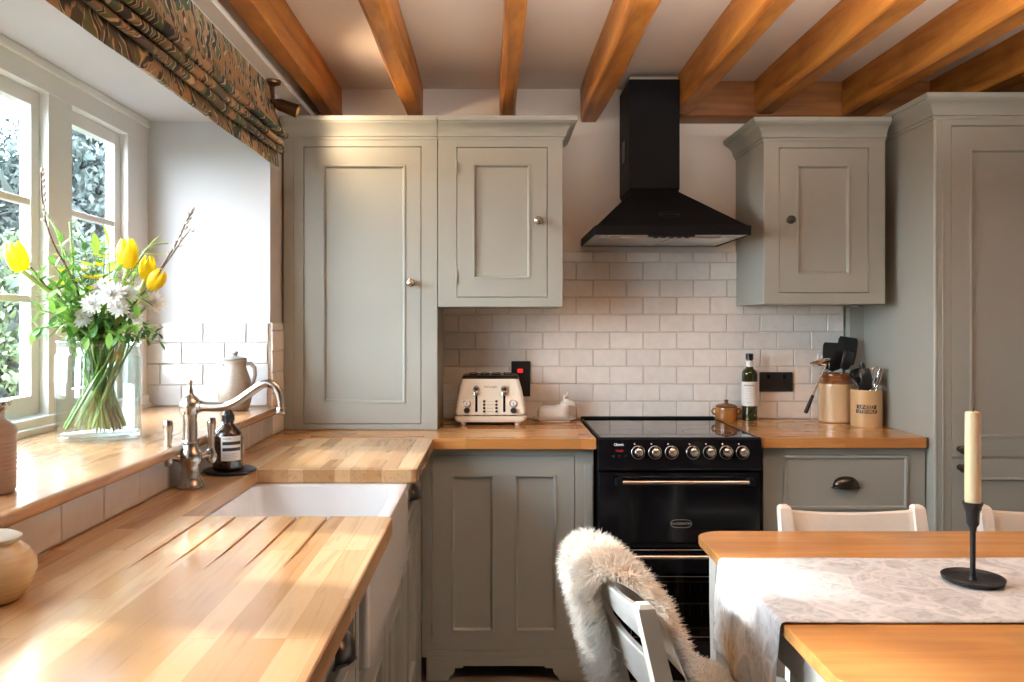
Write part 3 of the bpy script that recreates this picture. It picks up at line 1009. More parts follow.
# ================================================================== hood
M['hood_badge'] = plain('dark_badge_metal', (.045, .045, .045), .35, .3, var=.02)
hd = thing('cooker_hood', 'black chimney hood with a flared canopy over the cooker', 'hood', (.69, 3.33, 1.655))
hx0, hx1, hy = .388, .982, 3.085
mb = MB()
mb.loft([[(hx0, hy, 1.655), (hx1, hy, 1.655), (hx1, YW, 1.655), (hx0, YW, 1.655)], [(hx0, hy, 1.690), (hx1, hy, 1.690), (hx1, YW, 1.690), (hx0, YW, 1.690)],
         [(hx0 + .003, hy + .003, 1.692), (hx1 - .003, hy + .003, 1.692), (hx1 - .003, YW, 1.692), (hx0 + .003, YW, 1.692)],
         [(hx0 + .010, hy + .012, 1.693), (hx1 - .010, hy + .012, 1.693), (hx1 - .01, YW, 1.693), (hx0 + .01, YW, 1.693)],
         [(.566, 3.305, 1.855), (.756, 3.305, 1.855), (.756, YW, 1.855), (.566, YW, 1.855)], [(.557, 3.318, 1.872), (.764, 3.318, 1.872), (.764, YW, 1.872), (.557, YW, 1.872)]], cap0=False)
mb.build('canopy', M['black_metal'], hd, smooth=20)
mb = MB(); mb.box(.557, .764, 3.318, YW, 1.868, 2.318, .002)
chm = mb.build('chimney', M['black_metal'], hd)
mb = MB(); mb.box(.560, .761, 3.322, YW, 2.316, 2.330, .001); mb.build('collar', M['steel'], chm)
mb = MB()
for k in range(5):
    mb.box(.5545, .558, 3.41 + k * .014, 3.418 + k * .014, 2.00, 2.09)
mb.build('side_vent', M['hob_glass'], chm, smooth=0)
mb = MB(); mb.box(hx0 + .004, hx1 - .004, hy + .004, YW - .01, 1.658, 1.664)
un = mb.build('underside', M['steel'], hd, smooth=0)
mb = MB(); mb.box(hx0 + .03, .688, 3.17, 3.50, 1.652, 1.659, .002); mb.box(.696, hx1 - .03, 3.17, 3.50, 1.652, 1.659, .002); mb.build('grease_filter', M['steel'], un)
for x in (.47, .91):
    mb = MB(); mb.lathe([(0, 0), (.026, 0), (.028, .003), (.028, .006), (0, .006)], c=(x, 3.135, 1.653), n=20); mb.build('hood_lamp', M['ceramic'], un)
mb = MB(); mb.box(.595, .775, hy + .022, hy + .040, 1.650, 1.659, .003)
for k in range(5): mb.lathe([(0, -.006), (.009, -.006), (.010, 0), (0, 0)], c=(.625 + k * .030, hy + .031, 1.652), n=14)
mb.build('switch_strip', M['black_plastic'], un)
sl = math.atan2(3.305 - hy - .012, 1.855 - 1.693)
f = (1.742 - 1.693) / (1.855 - 1.693); yb = hy + .012 + f * (3.305 - hy - .012)
BT = Matrix.Translation((.688, yb, 1.742)) @ Matrix.Rotation(-sl, 4, 'X') @ Matrix(((1, 0, 0, 0), (0, 0, -1, 0), (0, 1, 0, 0), (0, 0, 0, 1)))
badge(hd, BT, .078, .040, 'RANGEMASTER', 'hood_badge', .0105)

# ================================================================== tap
TX, TY = -.771, 2.064
tp = thing('kitchen_tap', 'pewter bridge-style tap with curved spout and two lever handles beside the sink', 'tap', (TX, TY, WT))
mb = MB()
TPROF = [(.0, .0), (.034, .0), (.036, .006), (.032, .014), (.027, .022), (.024, .034), (.026, .040), (.023, .046), (.022, .060), (.030, .072), (.032, .084), (.028, .098), (.021, .106), (.0195, .118), (.0235, .121), (.0235, .127), (.019, .131), (.0185, .196), (.022, .199), (.022, .204), (.026, .208), (.0285, .220), (.026, .232), (.018, .242), (.010, .248), (.0075, .254), (.0085, .259), (.0055, .265), (.0045, .277), (.007, .281), (.005, .287), (0, .288)]
mb.lathe([(r * .95, z * .955) for r, z in TPROF], c=(TX, TY, WT), n=32)
mb.build('column', M['pewter'], tp, smooth=50)
sp = [(TX + .02, TY, 1.118)]
pts = [(a * .93, WT + (z - WT) * .955) for a, z in [(.030, 1.118), (.075, 1.117), (.105, 1.120), (.135, 1.133), (.170, 1.157), (.200, 1.176), (.222, 1.180), (.240, 1.170), (.250, 1.150), (.254, 1.128), (.255, 1.114)]]
spl = []
for i in range(len(pts) - 1):                               # smooth the bends
    p0 = pts[max(i - 1, 0)]; p1 = pts[i]; p2 = pts[i + 1]; p3 = pts[min(i + 2, len(pts) - 1)]
    for k in range(4):
        t = k / 4
        spl.append(tuple(.5 * ((2 * p1[j]) + (-p0[j] + p2[j]) * t + (2 * p0[j] - 5 * p1[j] + 4 * p2[j] - p3[j]) * t * t + (-p0[j] + 3 * p1[j] - 3 * p2[j] + p3[j]) * t ** 3) for j in (0, 1)))
spl.append(pts[-1])
mb = MB()
ux, uy = math.cos(R(-4)), math.sin(R(-4))
mb.tube([(TX + a * ux, TY + a * uy, z) for a, z in spl], [.0125 - .0035 * (i / len(spl)) for i in range(len(spl))], 14)
mb.tube([(TX + .017 * ux, TY + .017 * uy, 1.108), (TX + .030 * ux, TY + .030 * uy, 1.108)], [.016, .0155], 14)
mb.lathe([(0, 0), (.0105, 0), (.0125, .003), (.0125, .012), (.0105, .016), (.0, .016)], c=(TX + .237 * ux, TY + .237 * uy, 1.091), n=18)
mb.build('spout', M['pewter'], tp, smooth=50)
for a in (R(215), R(35)):
    ca, sa = math.cos(a), math.sin(a)
    mb = MB()
    mb.tube([(TX + .024 * ca, TY + .024 * sa, .979), (TX + .040 * ca, TY + .040 * sa, .982), (TX + .050 * ca, TY + .050 * sa, .984)], [.012, .010, .0135], 12)
    px, py = TX + .053 * ca, TY + .053 * sa
    mb.lathe([(0, -.020), (.008, -.020), (.0135, -.012), (.0140, .000), (.0095, .010), (.0085, .020), (.0090, .045), (.0120, .078), (.0125, .088), (.0095, .096), (0, .098)], c=(px, py, .980), n=18)
    mb.build('lever_handle', M['pewter'], tp, smooth=50)

# ================================================================== soap bottle on a dish
M['amber'] = plain('amber_glass', (.035, .013, .006), .08, var=.1, Coat_Weight=.5)
M['label_paper'] = plain('label_paper', (.72, .70, .64), .6, var=.02)
SX, SY = -.747, 2.286
mb = MB(); mb.lathe([(0, 0), (.066, 0), (.072, .004), (.073, .008), (.068, .010), (.060, .007), (0, .006)], c=(SX + .006, SY, WT), n=32)
solo(mb, 'soap_dish', M['iron'], 'round black dish under the amber soap bottle by the tap', 'dish', (SX + .006, SY, WT))
sb = thing('soap_bottle', 'amber pump soap bottle with a cream label standing on a black dish', 'bottle', (SX, SY, WT + .009))
mb = MB(); z0 = WT + .0075
mb.lathe([(0, 0), (.037, 0), (.041, .004), (.042, .010), (.042, .092), (.040, .103), (.034, .113), (.024, .122), (.016, .130), (.0145, .138), (0, .138)], c=(SX, SY, z0), n=32)
mb.build('bottle', M['amber'], sb, smooth=50)
mb = MB()
mb.lathe([(0, .136), (.018, .136), (.018, .154), (.014, .157), (.011, .166), (.006, .170), (.005, .184), (.010, .186), (.010, .191), (.004, .194), (0, .194)], c=(SX, SY, z0), n=20)
mb.tube([(SX, SY, z0 + .181), (SX + .0, SY - .020, z0 + .184), (SX - .004, SY - .040, z0 + .178)], [.006, .005, .0035], 8)
mb.build('pump', M['black_plastic'], sb, smooth=50)


def wrap(cx, cy, z0, z1, r, a0, a1, n=14, mb=None):
    """a patch of label wrapped round a cylinder; angles in degrees, 270 looks at the camera"""
    mb = mb or MB(); rings = []
    for k in range(n + 1):
        a = R(a0 + (a1 - a0) * k / n)
        rings.append([(cx + rr * math.cos(a), cy + rr * math.sin(a), z) for rr, z in ((r - .001, z0), (r, z0), (r, z1), (r - .001, z1))])
    return mb.loft(rings)


lb = wrap(SX, SY, z0 + .030, z0 + .098, .0426, 262, 340).build('label', M['label_paper'], sb)
mb = wrap(SX, SY, z0 + .074, z0 + .083, .0430, 268, 338); wrap(SX, SY, z0 + .057, z0 + .066, .0430, 268, 338, mb=mb)
mb.build('label_band', M['dark_print'], lb)
mb = MB()
for k, (zz, a1) in enumerate(((.090, 300), (.049, 325), (.045, 315), (.041, 328), (.036, 318))):
    wrap(SX, SY, z0 + zz, z0 + zz + (.0028 if k == 0 else .0012), .0429, 270, a1, mb=mb)
mb.build('label_print', M['grey_print'], lb)
wrap(SX, SY, z0 + .030, z0 + .098, .0426, 195, 216).build('label', M['label_paper'], sb)

# ================================================================== sill: stoneware jug and pots
def pot_mat(name, lo, hi, base, z0, h, rough=.3, hband=.5):
    m, nt, p = new_mat(name)
    tc = nt.nodes.new('ShaderNodeTexCoord'); sp_ = nt.nodes.new('ShaderNodeSeparateXYZ'); nt.links.new(tc.outputs['Object'], sp_.inputs[0])
    n = N(nt, 'ShaderNodeTexNoise', Scale=18.0, Detail=4.0); nt.links.new(tc.outputs['Object'], n.inputs['Vector'])
    mr = N(nt, 'ShaderNodeMapRange'); mr.inputs[1].default_value = 0; mr.inputs[2].default_value = h
    nt.links.new(sp_.outputs['Z'], mr.inputs[0])
    ad = N(nt, 'ShaderNodeMath', operation='MULTIPLY_ADD'); ad.inputs[1].default_value = .25; nt.links.new(n.outputs[0], ad.inputs[0]); nt.links.new(mr.outputs[0], ad.inputs[2])
    nt.links.new(ramp(nt, ad.outputs[0], [(hband - .08 + .12, base), (hband + .12, lo), (1.1, hi)]), p.inputs['Base Color'])
    p.inputs['Roughness'].default_value = rough
    w = N(nt, 'ShaderNodeTexWave', Scale=40.0, Distortion=.4); w.bands_direction = 'Z'; nt.links.new(tc.outputs['Object'], w.inputs['Vector'])
    bump(nt, p, w.outputs[0], .12)
    return m


JX, JY = -.918, 2.885
jm = pot_mat('jug_stoneware', (.25, .20, .155), (.33, .28, .23), (.17, .11, .07), 0, .2, hband=.12)
jg = thing('lidded_jug', 'beige stoneware jug with a lid and side handle on the window sill', 'jug', (JX, JY, SILL))
mb = MB()
mb.lathe([(0, 0), (.044, 0), (.050, .008), (.059, .045), (.061, .070), (.055, .105), (.043, .140), (.038, .160), (.041, .175), (.043, .178), (.040, .180), (0, .178)], c=(JX, JY, SILL), n=36)
mb.tube([(JX - .036, JY, SILL + .168), (JX - .052, JY, SILL + .174)], [.014, .006], 10)
mb.build('body', jm, jg, smooth=50)
mb = MB(); mb.tube([(JX + .036, JY, SILL + .165), (JX + .056, JY, SILL + .166), (JX + .070, JY, SILL + .150), (JX + .072, JY, SILL + .125), (JX + .066, JY, SILL + .100), (JX + .054, JY, SILL + .085)], [.007, .0075, .007, .0065, .006, .006], 10)
mb.build('handle', plain('jug_handle_glaze', (.25, .21, .18), .3), jg, smooth=60)
mb = MB(); mb.lathe([(.038, .1805), (.041, .182), (.040, .186), (.025, .190), (.008, .193), (.007, .197), (.012, .203), (.010, .209), (0, .210)], c=(JX, JY, SILL), n=28)
mb.build('lid', plain('jug_lid_glaze', (.28, .25, .23), .3), jg, smooth=50)

PX, PY = -.938, 1.475
pt = thing('storage_jar', 'brown stoneware jar with a metal clip lid at the left end of the sill', 'jar', (PX, PY, SILL))
mb = MB(); mb.lathe([(0, 0), (.058, 0), (.062, .006), (.0625, .10), (.064, .112), (.060, .122), (.048, .130), (.043, .136), (.043, .150), (.046, .152), (.046, .158), (0, .158)], c=(PX, PY, SILL), n=36)
mb.build('body', pot_mat('jar_stoneware', (.30, .19, .14), (.42, .33, .27), (.36, .25, .19), 0, .16, hband=.3), pt, smooth=50)
mb = MB(); mb.lathe([(0, .158), (.052, .158), (.055, .161), (.055, .166), (.050, .169), (.02, .172), (0, .173)], c=(PX, PY, SILL), n=32)
mb.tube([(PX + .047, PY - .01, SILL + .150), (PX + .056, PY - .01, SILL + .155), (PX + .058, PY - .01, SILL + .165)], .0022, 6)
mb.build('lid', M['pewter'], pt, smooth=50)

QX, QY = -.760, 1.225
pt = thing('honey_pot', 'round ochre stoneware pot with a lid at the left edge of the worktop', 'pot', (QX, QY, WT))
mb = MB(); mb.lathe([(0, 0), (.040, 0), (.043, .003), (.056, .022), (.064, .045), (.063, .058), (.052, .076), (.040, .086), (.037, .090), (0, .090)], c=(QX, QY, WT), n=40)
mb.build('body', pot_mat('pot_ochre', (.56, .40, .19), (.74, .62, .42), (.13, .08, .05), 0, .09, rough=.22, hband=.10), pt, smooth=60)
mb = MB(); mb.lathe([(.036, .0895), (.043, .091), (.043, .096), (.034, .101), (.018, .104), (.009, .106), (.008, .110), (.012, .112), (.009, .116), (0, .117)], c=(QX, QY, WT), n=32)
mb.build('lid', plain('pot_lid_glaze', (.50, .44, .34), .3), pt, smooth=50)

# ================================================================== toaster
TCX, TYF = -.010, 3.310
M['cream_enamel'] = plain('cream_enamel', (.88, .81, .67), .2, var=.02, Coat_Weight=.4)
to = thing('toaster', 'cream four-slot toaster with two chrome levers on the back worktop', 'toaster', (TCX, TYF + .11, WT))
mb = MB()
def tr(hw, y0, y1, z, r=.018): return rr_(TCX - hw, TCX + hw, y0, y1, r, z)
mb.loft([tr(.143, TYF, TYF + .22, .947), tr(.147, TYF - .002, TYF + .222, .960), tr(.140, TYF + .004, TYF + .216, 1.000), tr(.128, TYF + .014, TYF + .206, 1.060), tr(.117, TYF + .022, TYF + .198, 1.098), tr(.113, TYF + .026, TYF + .194, 1.102)])
mb.build('shell', M['cream_enamel'], to, smooth=40)
mb = MB(); mb.loft([tr(.138, TYF + .0, TYF + .22, .916), tr(.147, TYF - .006, TYF + .226, .924), tr(.150, TYF - .008, TYF + .228, .940), tr(.146, TYF - .004, TYF + .224, .9435)])
bs = mb.build('base', M['cream_enamel'], to, smooth=40)
for dx in (-.112, .112):
    for y in (TYF + .03, TYF + .19):
        mb = MB(); mb.lathe([(0, 0), (.012, 0), (.014, .004), (.014, .017), (0, .017)], c=(TCX + dx, y, WT + .0005), n=16); mb.build('foot', M['cream_enamel'], bs)
mb = MB(); mb.loft([tr(.1485, TYF - .006, TYF + .226, .943), tr(.1495, TYF - .007, TYF + .227, .9455), tr(.1475, TYF - .004, TYF + .224, .948)]); mb.build('chrome_band', M['chrome'], to)
mb = MB(); mb.loft([tr(.117, TYF + .024, TYF + .196, 1.100), tr(.119, TYF + .022, TYF + .198, 1.104), tr(.113, TYF + .030, TYF + .190, 1.114), tr(.105, TYF + .04, TYF + .18, 1.116)])
tpz = mb.build('top_plate', M['bronze'], to)
for x in (-.072, -.024, .024, .072):
    mb = MB(); mb.loft([rr_(TCX + x - .017, TCX + x + .017, TYF + .05, TYF + .17, .012, 1.115), rr_(TCX + x - .017, TCX + x + .017, TYF + .05, TYF + .17, .012, 1.119), rr_(TCX + x - .012, TCX + x + .012, TYF + .055, TYF + .165, .010, 1.119), rr_(TCX + x - .012, TCX + x + .012, TYF + .055, TYF + .165, .010, 1.112)])
    mb.build('slot', M['black_metal'], tpz)
to.scale = (1, 1, .95)
lean = math.atan2(.025, .138) / .85
TF = Matrix.Translation((TCX, TYF - .0025, .960)) @ Matrix.Rotation(-lean * .85, 4, 'X') @ Matrix(((1, 0, 0, 0), (0, 0, -1, 0), (0, 1, 0, 0), (0, 0, 0, 1)))
for u in (-.058, .056):
    mb = MB(); mb.T = TF
    mb.box(u - .005, u + .005, .000, .108, -.004, .0015, .001)
    mb.build('lever_slot', M['black_metal'], to)
    mb = MB(); mb.T = TF @ Matrix.Translation((u, .098, 0))
    mb.lathe([(0, 0), (.013, 0), (.015, .004), (.015, .010), (.012, .015), (0, .016)], n=20)
    mb.box(-.010, .010, -.030, -.010, .002, .018, .005)
    lv = mb.build('lever', M['chrome'], to)
    mb = MB(); mb.T = TF @ Matrix.Translation((u, .098, 0)); mb.lathe([(0, .015), (.0075, .0155), (.0065, .019), (0, .020)], n=16); mb.build('lever_stud', M['black_plastic'], lv)
for u in (-.097, .093):
    mb = MB(); mb.T = TF @ Matrix.Translation((u, .036, 0)); mb.lathe([(0, -.002), (.0165, -.002), (.0165, .004), (.0135, .0045), (.013, .003), (0, .003)], n=24)
    dl = mb.build('dial', M['chrome'], to)
    mb = MB(); mb.T = TF @ Matrix.Translation((u, .036, 0)); mb.lathe([(0, .003), (.012, .003), (.012, .0038), (0, .0038)], n=20); fc = mb.build('dial_face', M['ceramic'], dl)
    mb = MB(); mb.T = TF @ Matrix.Translation((u, .036, .0038)); mb.box(-.001, .001, -.009, .004, 0, .0008); mb.build('pointer', M['dark_print'], fc) if False else mb.build('pointer', M['dark_print'], dl)
    mb = MB(); mb.T = TF @ Matrix.Translation((u, .006, 0)); mb.lathe([(0, -.002), (.0125, -.002), (.0125, .006), (.011, .013), (.008, .016), (0, .016)], n=20); mb.build('browning_knob', M['bronze'], to)
for u in (-.026, .024):
    for k in range(4):
        mb = MB(); mb.T = TF @ Matrix.Translation((u, .002 + k * .0145, 0)); mb.lathe([(0, -.002), (.0052, -.002), (.0052, .003), (.004, .0042), (0, .0045)], n=12); mb.build('button', M['bronze'], to)
mb = MB(); mb.T = TF
for k in range(4): mb.rects([(-.014, .012, .001 + k * .0145, .0025 + k * .0145, -.002), (-.014, .012, .001 + k * .0145, .0025 + k * .0145, .0008)])
mb.build('button_mark', M['grey_print'], to, smooth=0)
text_mb("De'Longhi", .013, TF @ Matrix.Translation((0, .108, .002)), bold=.0002).build('lettering', plain('tan_print', (.40, .30, .18), .4), to, smooth=0)

# ================================================================== switch plates
sw = thing('cooker_switch', 'tall black switch plate with a red rocker above the toaster', 'switch', (.121, YW - .012, 1.075))
yp = YW - .0125
mb = MB(); mb.box(.080, .163, yp - .010, yp, .998, 1.153, .003); mb.build('plate', M['black_plastic'], sw)
mb = MB(); mb.box(.107, .131, yp - .0165, yp - .008, 1.102, 1.120, .004); mb.build('rocker', M['red_lit'], sw)
mb = MB(); mb.box(.106, .114, yp - .012, yp - .008, 1.070, 1.078, .002); mb.build('indicator_lamp', M['red_lit'], sw)
sk = thing('double_socket', 'black double wall socket between the oil bottle and the stoneware crock', 'socket', (1.24, YW - .012, 1.062))
mb = MB(); mb.box(1.167, 1.313, yp - .009, yp, 1.019, 1.105, .003); pl_ = mb.build('plate', M['black_plastic'], sk)
for x in (1.205, 1.275):
    mb = MB(); mb.box(x - .007, x + .007, yp - .0125, yp - .008, 1.076, 1.094, .002); mb.build('rocker', M['black_metal'], sk)
    mb = MB()
    mb.box(x - .003, x + .003, yp - .0094, yp - .008, 1.056, 1.066); mb.box(x - .013, x - .007, yp - .0094, yp - .008, 1.036, 1.040); mb.box(x + .007, x + .013, yp - .0094, yp - .008, 1.036, 1.040)
    mb.build('pin_hole', M['hob_glass'], pl_, smooth=0)

# ================================================================== cow butter dish
bd = thing('butter_dish', 'white cow-shaped butter dish between the toaster and the cooker', 'butter dish', (.262, 3.47, WT))
M['cream_china'] = plain('cream_china', (.86, .83, .77), .18, var=.02)
bxc, byc = .262, 3.47
mb = MB(); mb.loft([rr_(bxc - .066, bxc + .066, byc - .040, byc + .040, .012, WT + .001), rr_(bxc - .066, bxc + .066, byc - .040, byc + .040, .012, WT + .005), rr_(bxc - .088, bxc + .088, byc - .058, byc + .058, .016, WT + .016), rr_(bxc - .086, bxc + .086, byc - .056, byc + .056, .016, WT + .0175), rr_(bxc - .066, bxc + .066, byc - .040, byc + .040, .012, WT + .008)])
mb.build('tray', M['cream_china'], bd, smooth=40)
mb = MB()
cw = []
for x, hw, zt, zb_ in ((-.070, .012, .050, .012), (-.068, .030, .058, .010), (-.058, .036, .066, .010), (-.030, .038, .067, .010), (.0, .038, .065, .010), (.022, .038, .070, .010), (.040, .035, .076, .010), (.056, .028, .074, .010), (.062, .012, .060, .014)):
    ring = []
    for i in range(20):
        a = 2 * PI * i / 20; ca, sa = math.cos(a), math.sin(a)
        ring.append((bxc + x, byc + hw * math.copysign(abs(ca) ** .6, ca), WT + .002 + (zt + zb_) / 2 + (zt - zb_) / 2 * math.copysign(abs(sa) ** .6, sa)))
    cw.append(ring)
mb.loft(cw)
hz = WT + .082; hx = bxc + .048
for rr2 in ([[(hx - .012, .014, .016), (hx - .002, .019, .020), (hx + .010, .018, .019), (hx + .024, .014, .014), (hx + .034, .013, .012), (hx + .038, .006, .006)]]):
    rings = []
    for j, (x, ry, rz) in enumerate(rr2):
        rings.append([(x, byc - .012 + ry * math.cos(2 * PI * i / 16), hz + .010 - j * .0045 + rz * math.sin(2 * PI * i / 16)) for i in range(16)])
    mb.loft(rings)
mb.tube([(hx - .004, byc, WT + .05), (hx + .0, byc - .008, hz + .004)], [.024, .018], 14)
for s_ in (-1, 1):
    mb.tube([(hx + .002, byc - .012 + s_ * .014, hz + .022), (hx - .004, byc - .012 + s_ * .024, hz + .026), (hx - .008, byc - .012 + s_ * .034, hz + .020)], [.005, .007, .003], 8)
    mb.tube([(hx + .006, byc - .012 + s_ * .009, hz + .026), (hx + .006, byc - .012 + s_ * .013, hz + .036), (hx + .009, byc - .012 + s_ * .011, hz + .043)], [.0048, .0038, .002], 8)
mb.tube([(bxc - .068, byc, WT + .060), (bxc - .075, byc - .010, WT + .045), (bxc - .074, byc - .018, WT + .028)], [.004, .0035, .004], 8)
mb.build('cow_lid', M['cream_china'], bd, smooth=60)

# ================================================================== pot, oil, crock, tub and utensils
pm = plain('honey_glaze', (.36, .15, .035), .16, var=.25, vs=22, Coat_Weight=.4)
LX, LY = 1.004, 3.49
lp = thing('lidded_pot', 'small honey-brown lidded pot with two ear handles beside the hob', 'pot', (LX, LY, WT))
mb = MB(); mb.lathe([(0, .0), (.042, .0), (.045, .004), (.0465, .020), (.0465, .048), (.044, .056), (.045, .059), (0, .059)], c=(LX, LY, WT), n=32); mb.build('body', pm, lp, smooth=50)
for s_ in (-1, 1):
    mb = MB(); mb.tube([(LX + s_ * .043, LY, WT + .050), (LX + s_ * .056, LY, WT + .052), (LX + s_ * .062, LY, WT + .041), (LX + s_ * .057, LY, WT + .030), (LX + s_ * .044, LY, WT + .027)], .0048, 10); mb.build('handle', pm, lp, smooth=60)
mb = MB(); mb.lathe([(.046, .0595), (.047, .062), (.036, .070), (.014, .075), (.007, .077), (.0065, .081), (.0095, .086), (.007, .090), (0, .091)], c=(LX, LY, WT), n=28); mb.build('lid', plain('dark_honey_glaze', (.16, .06, .018), .18), lp, smooth=50)

OX, OY = 1.107, 3.50
ob = thing('oil_bottle', 'dark green oil bottle with a tall white label standing by the wall socket', 'bottle', (OX, OY, WT))
mb = MB(); mb.lathe([(0, 0), (.030, 0), (.0325, .004), (.0325, .200), (.030, .212), (.018, .224), (.0145, .234), (.0135, .262), (0, .262)], c=(OX, OY, WT), n=32)
mb.build('bottle', plain('dark_green_glass', (.028, .030, .006), .07, var=.2, Coat_Weight=.5), ob, smooth=50)
mb = MB(); mb.lathe([(0, .262), (.0155, .262), (.016, .264), (.016, .286), (.013, .288), (0, .288)], c=(OX, OY, WT), n=24); mb.build('cap', M['black_plastic'], ob)
lb = wrap(OX, OY, WT + .064, WT + .168, .0332, 168, 338, 20).build('label', plain('white_label', (.78, .75, .71), .6, var=.01), ob)
wrap(OX, OY, WT + .232, WT + .258, .0155, 180, 360, 16).build('neck_label', M['white_print'], ob)
mb = MB()
for zz, a0, a1, h in ((.150, 208, 286, .005), (.138, 218, 276, .0012), (.128, 226, 271, .0012), (.118, 214, 286, .0010), (.108, 221, 282, .0010), (.098, 214, 286, .0010), (.090, 222, 276, .0010), (.078, 230, 266, .002)):
    wrap(OX, OY, WT + zz, WT + zz + h, .0336, a0, a1, mb=mb)
mb.build('label_print', M['grey_print'], lb)

CX_, CY_ = 1.463, 3.455
cr = thing('utensil_crock', 'large cream stoneware crock with a brown glazed rim holding utensils', 'crock', (CX_, CY_, WT))
M['crock'] = plain('crock_glaze', (.60, .43, .25), .2, var=.06, vs=5, Coat_Weight=.3)
mb = MB(); mb.lathe([(0, 0), (.068, 0), (.072, .004), (.073, .010), (.073, .155), (.071, .163)], c=(CX_, CY_, WT), n=40, cap1=False)
mb.build('body', M['crock'], cr, smooth=50)
mb = MB(); mb.lathe([(.0712, .162), (.070, .168), (.062, .178), (.060, .184), (.064, .190), (.066, .200), (.064, .206), (.059, .207), (.056, .200), (.056, .03), (0, .03)], c=(CX_, CY_, WT), n=40, cap0=False)
mb.build('rim', plain('brown_rim_glaze', (.20, .07, .018), .16, var=.2, vs=25, Coat_Weight=.4), cr, smooth=50)

UX, UY = 1.526, 3.315
tb = thing('utensil_tub', 'small tan stoneware tub with black printed lettering holding utensils', 'tub', (UX, UY, WT))
mb = MB(); mb.lathe([(0, 0), (.0575, 0), (.060, .003), (.060, .145), (.058, .149), (.055, .147), (.055, .012), (0, .012)], c=(UX, UY, WT), n=40)
mb.build('body', plain('tub_glaze', (.58, .38, .19), .3, var=.05, vs=8), tb, smooth=50)


def curved_text(body, size, cx, cy, z, r, amid, mat, parent, name, bold=.0004):
    t = text_mb(body, size, None, depth=.0005, bold=bold)
    t.v = [(cx + (r + p[2]) * math.cos(R(amid) + p[0] / r), cy + (r + p[2]) * math.sin(R(amid) + p[0] / r), z + p[1]) for p in t.v]
    return t.build(name, mat, parent, smooth=0)


plate = wrap(UX, UY, WT + .074, WT + .090, .0604, 210, 282).build('printed_panel', M['dark_print'], tb)
mb = wrap(UX, UY, WT + .056, WT + .071, .0604, 207, 285); mb.build('printed_panel', M['dark_print'], tb)
M['tan_letter'] = plain('tan_letter', (.55, .37, .19), .4, var=.01)
curved_text('UNEED', .0185, UX, UY, WT + .082, .0606, 246, M['tan_letter'], tb, 'lettering')
curved_text('UTENSILS', .0165, UX, UY, WT + .0635, .0606, 246, M['tan_letter'], tb, 'lettering')


def utensil(name, label, base, tip, heads, hmat, rad=.005, cat='utensil', group=None, grip=None):
    """handle from base up to tip; heads: list of (part name, MB, material)"""
    u = thing(name, label, cat, base, group)
    mb = MB(); mb.tube([base, tuple(Vector(base).lerp(Vector(tip), .5)), tip], rad, 10); mb.build('handle', M[hmat], u, smooth=60)
    for pn, m_, mt in heads: m_.build(pn, M[mt], u, smooth=45)
    return u


def blade(p, u, n, w0, w1, h, th=.004, bulge=.0, seg=6):
    """flat rounded blade growing from p along u, facing n"""
    p, u, n = Vector(p), Vector(u).normalized(), Vector(n)
    n = (n - u * n.dot(u)).normalized(); s_ = u.cross(n); mb = MB(); rings = []
    for k in range(seg + 5):
        t = k / (seg + 4)
        w = w0 + (w1 - w0) * min(1, t * 2.2)
        if t > .86: w *= 1 - .14 * ((t - .86) / .14) ** 2
        if t < .001: w = .008
        c = p + u * (h * t) + n * (bulge * math.sin(PI * t))
        ring = []
        for i in range(12):
            a = 2 * PI * i / 12; ca, sa = math.cos(a), math.sin(a)
            q = c + s_ * (w / 2 * math.copysign(abs(ca) ** .5, ca)) + n * (th / 2 * math.copysign(abs(sa) ** .5, sa) - bulge * .5 * (ca * ca))
            ring.append(tuple(q))
        rings.append(ring)
    return mb.loft(rings)


def bowl(c, r, n, depth=.6, th=.0018):
    """open bowl of radius r, mouth facing n"""
    n = Vector(n).normalized(); q = n.to_track_quat('Z', 'Y').to_matrix().to_4x4()
    mb = MB(); mb.T = Matrix.Translation(c) @ q
    pr = [(max(1e-4, r * math.sin(a)), -r * depth * math.cos(a)) for a in [PI / 2 * i / 8 for i in range(9)]]
    pr += [(max(1e-4, (r - th) * math.sin(a)), -(r - th) * depth * math.cos(a)) for a in [PI / 2 * i / 8 for i in range(8, -1, -1)]]
    return mb.lathe(pr, n=24, cap0=False, cap1=False)


def whisk(c, u, L, r, wires=5, wr=.0011):
    c, u = Vector(c), Vector(u).normalized(); a_ = u.cross(Vector((0, 1, .3))).normalized(); b_ = u.cross(a_); mb = MB()
    for k in range(wires):
        s_ = a_ * math.cos(PI * k / wires) + b_ * math.sin(PI * k / wires)
        mb.tube([tuple(c + s_ * (r * math.sin(2 * PI * j / 24) * (.55 + .45 * (1 - math.cos(2 * PI * j / 24)) / 2 if True else 1)) + u * (L * (1 - math.cos(2 * PI * j / 24)) / 2)) for j in range(25)], wr, 6)
    return mb


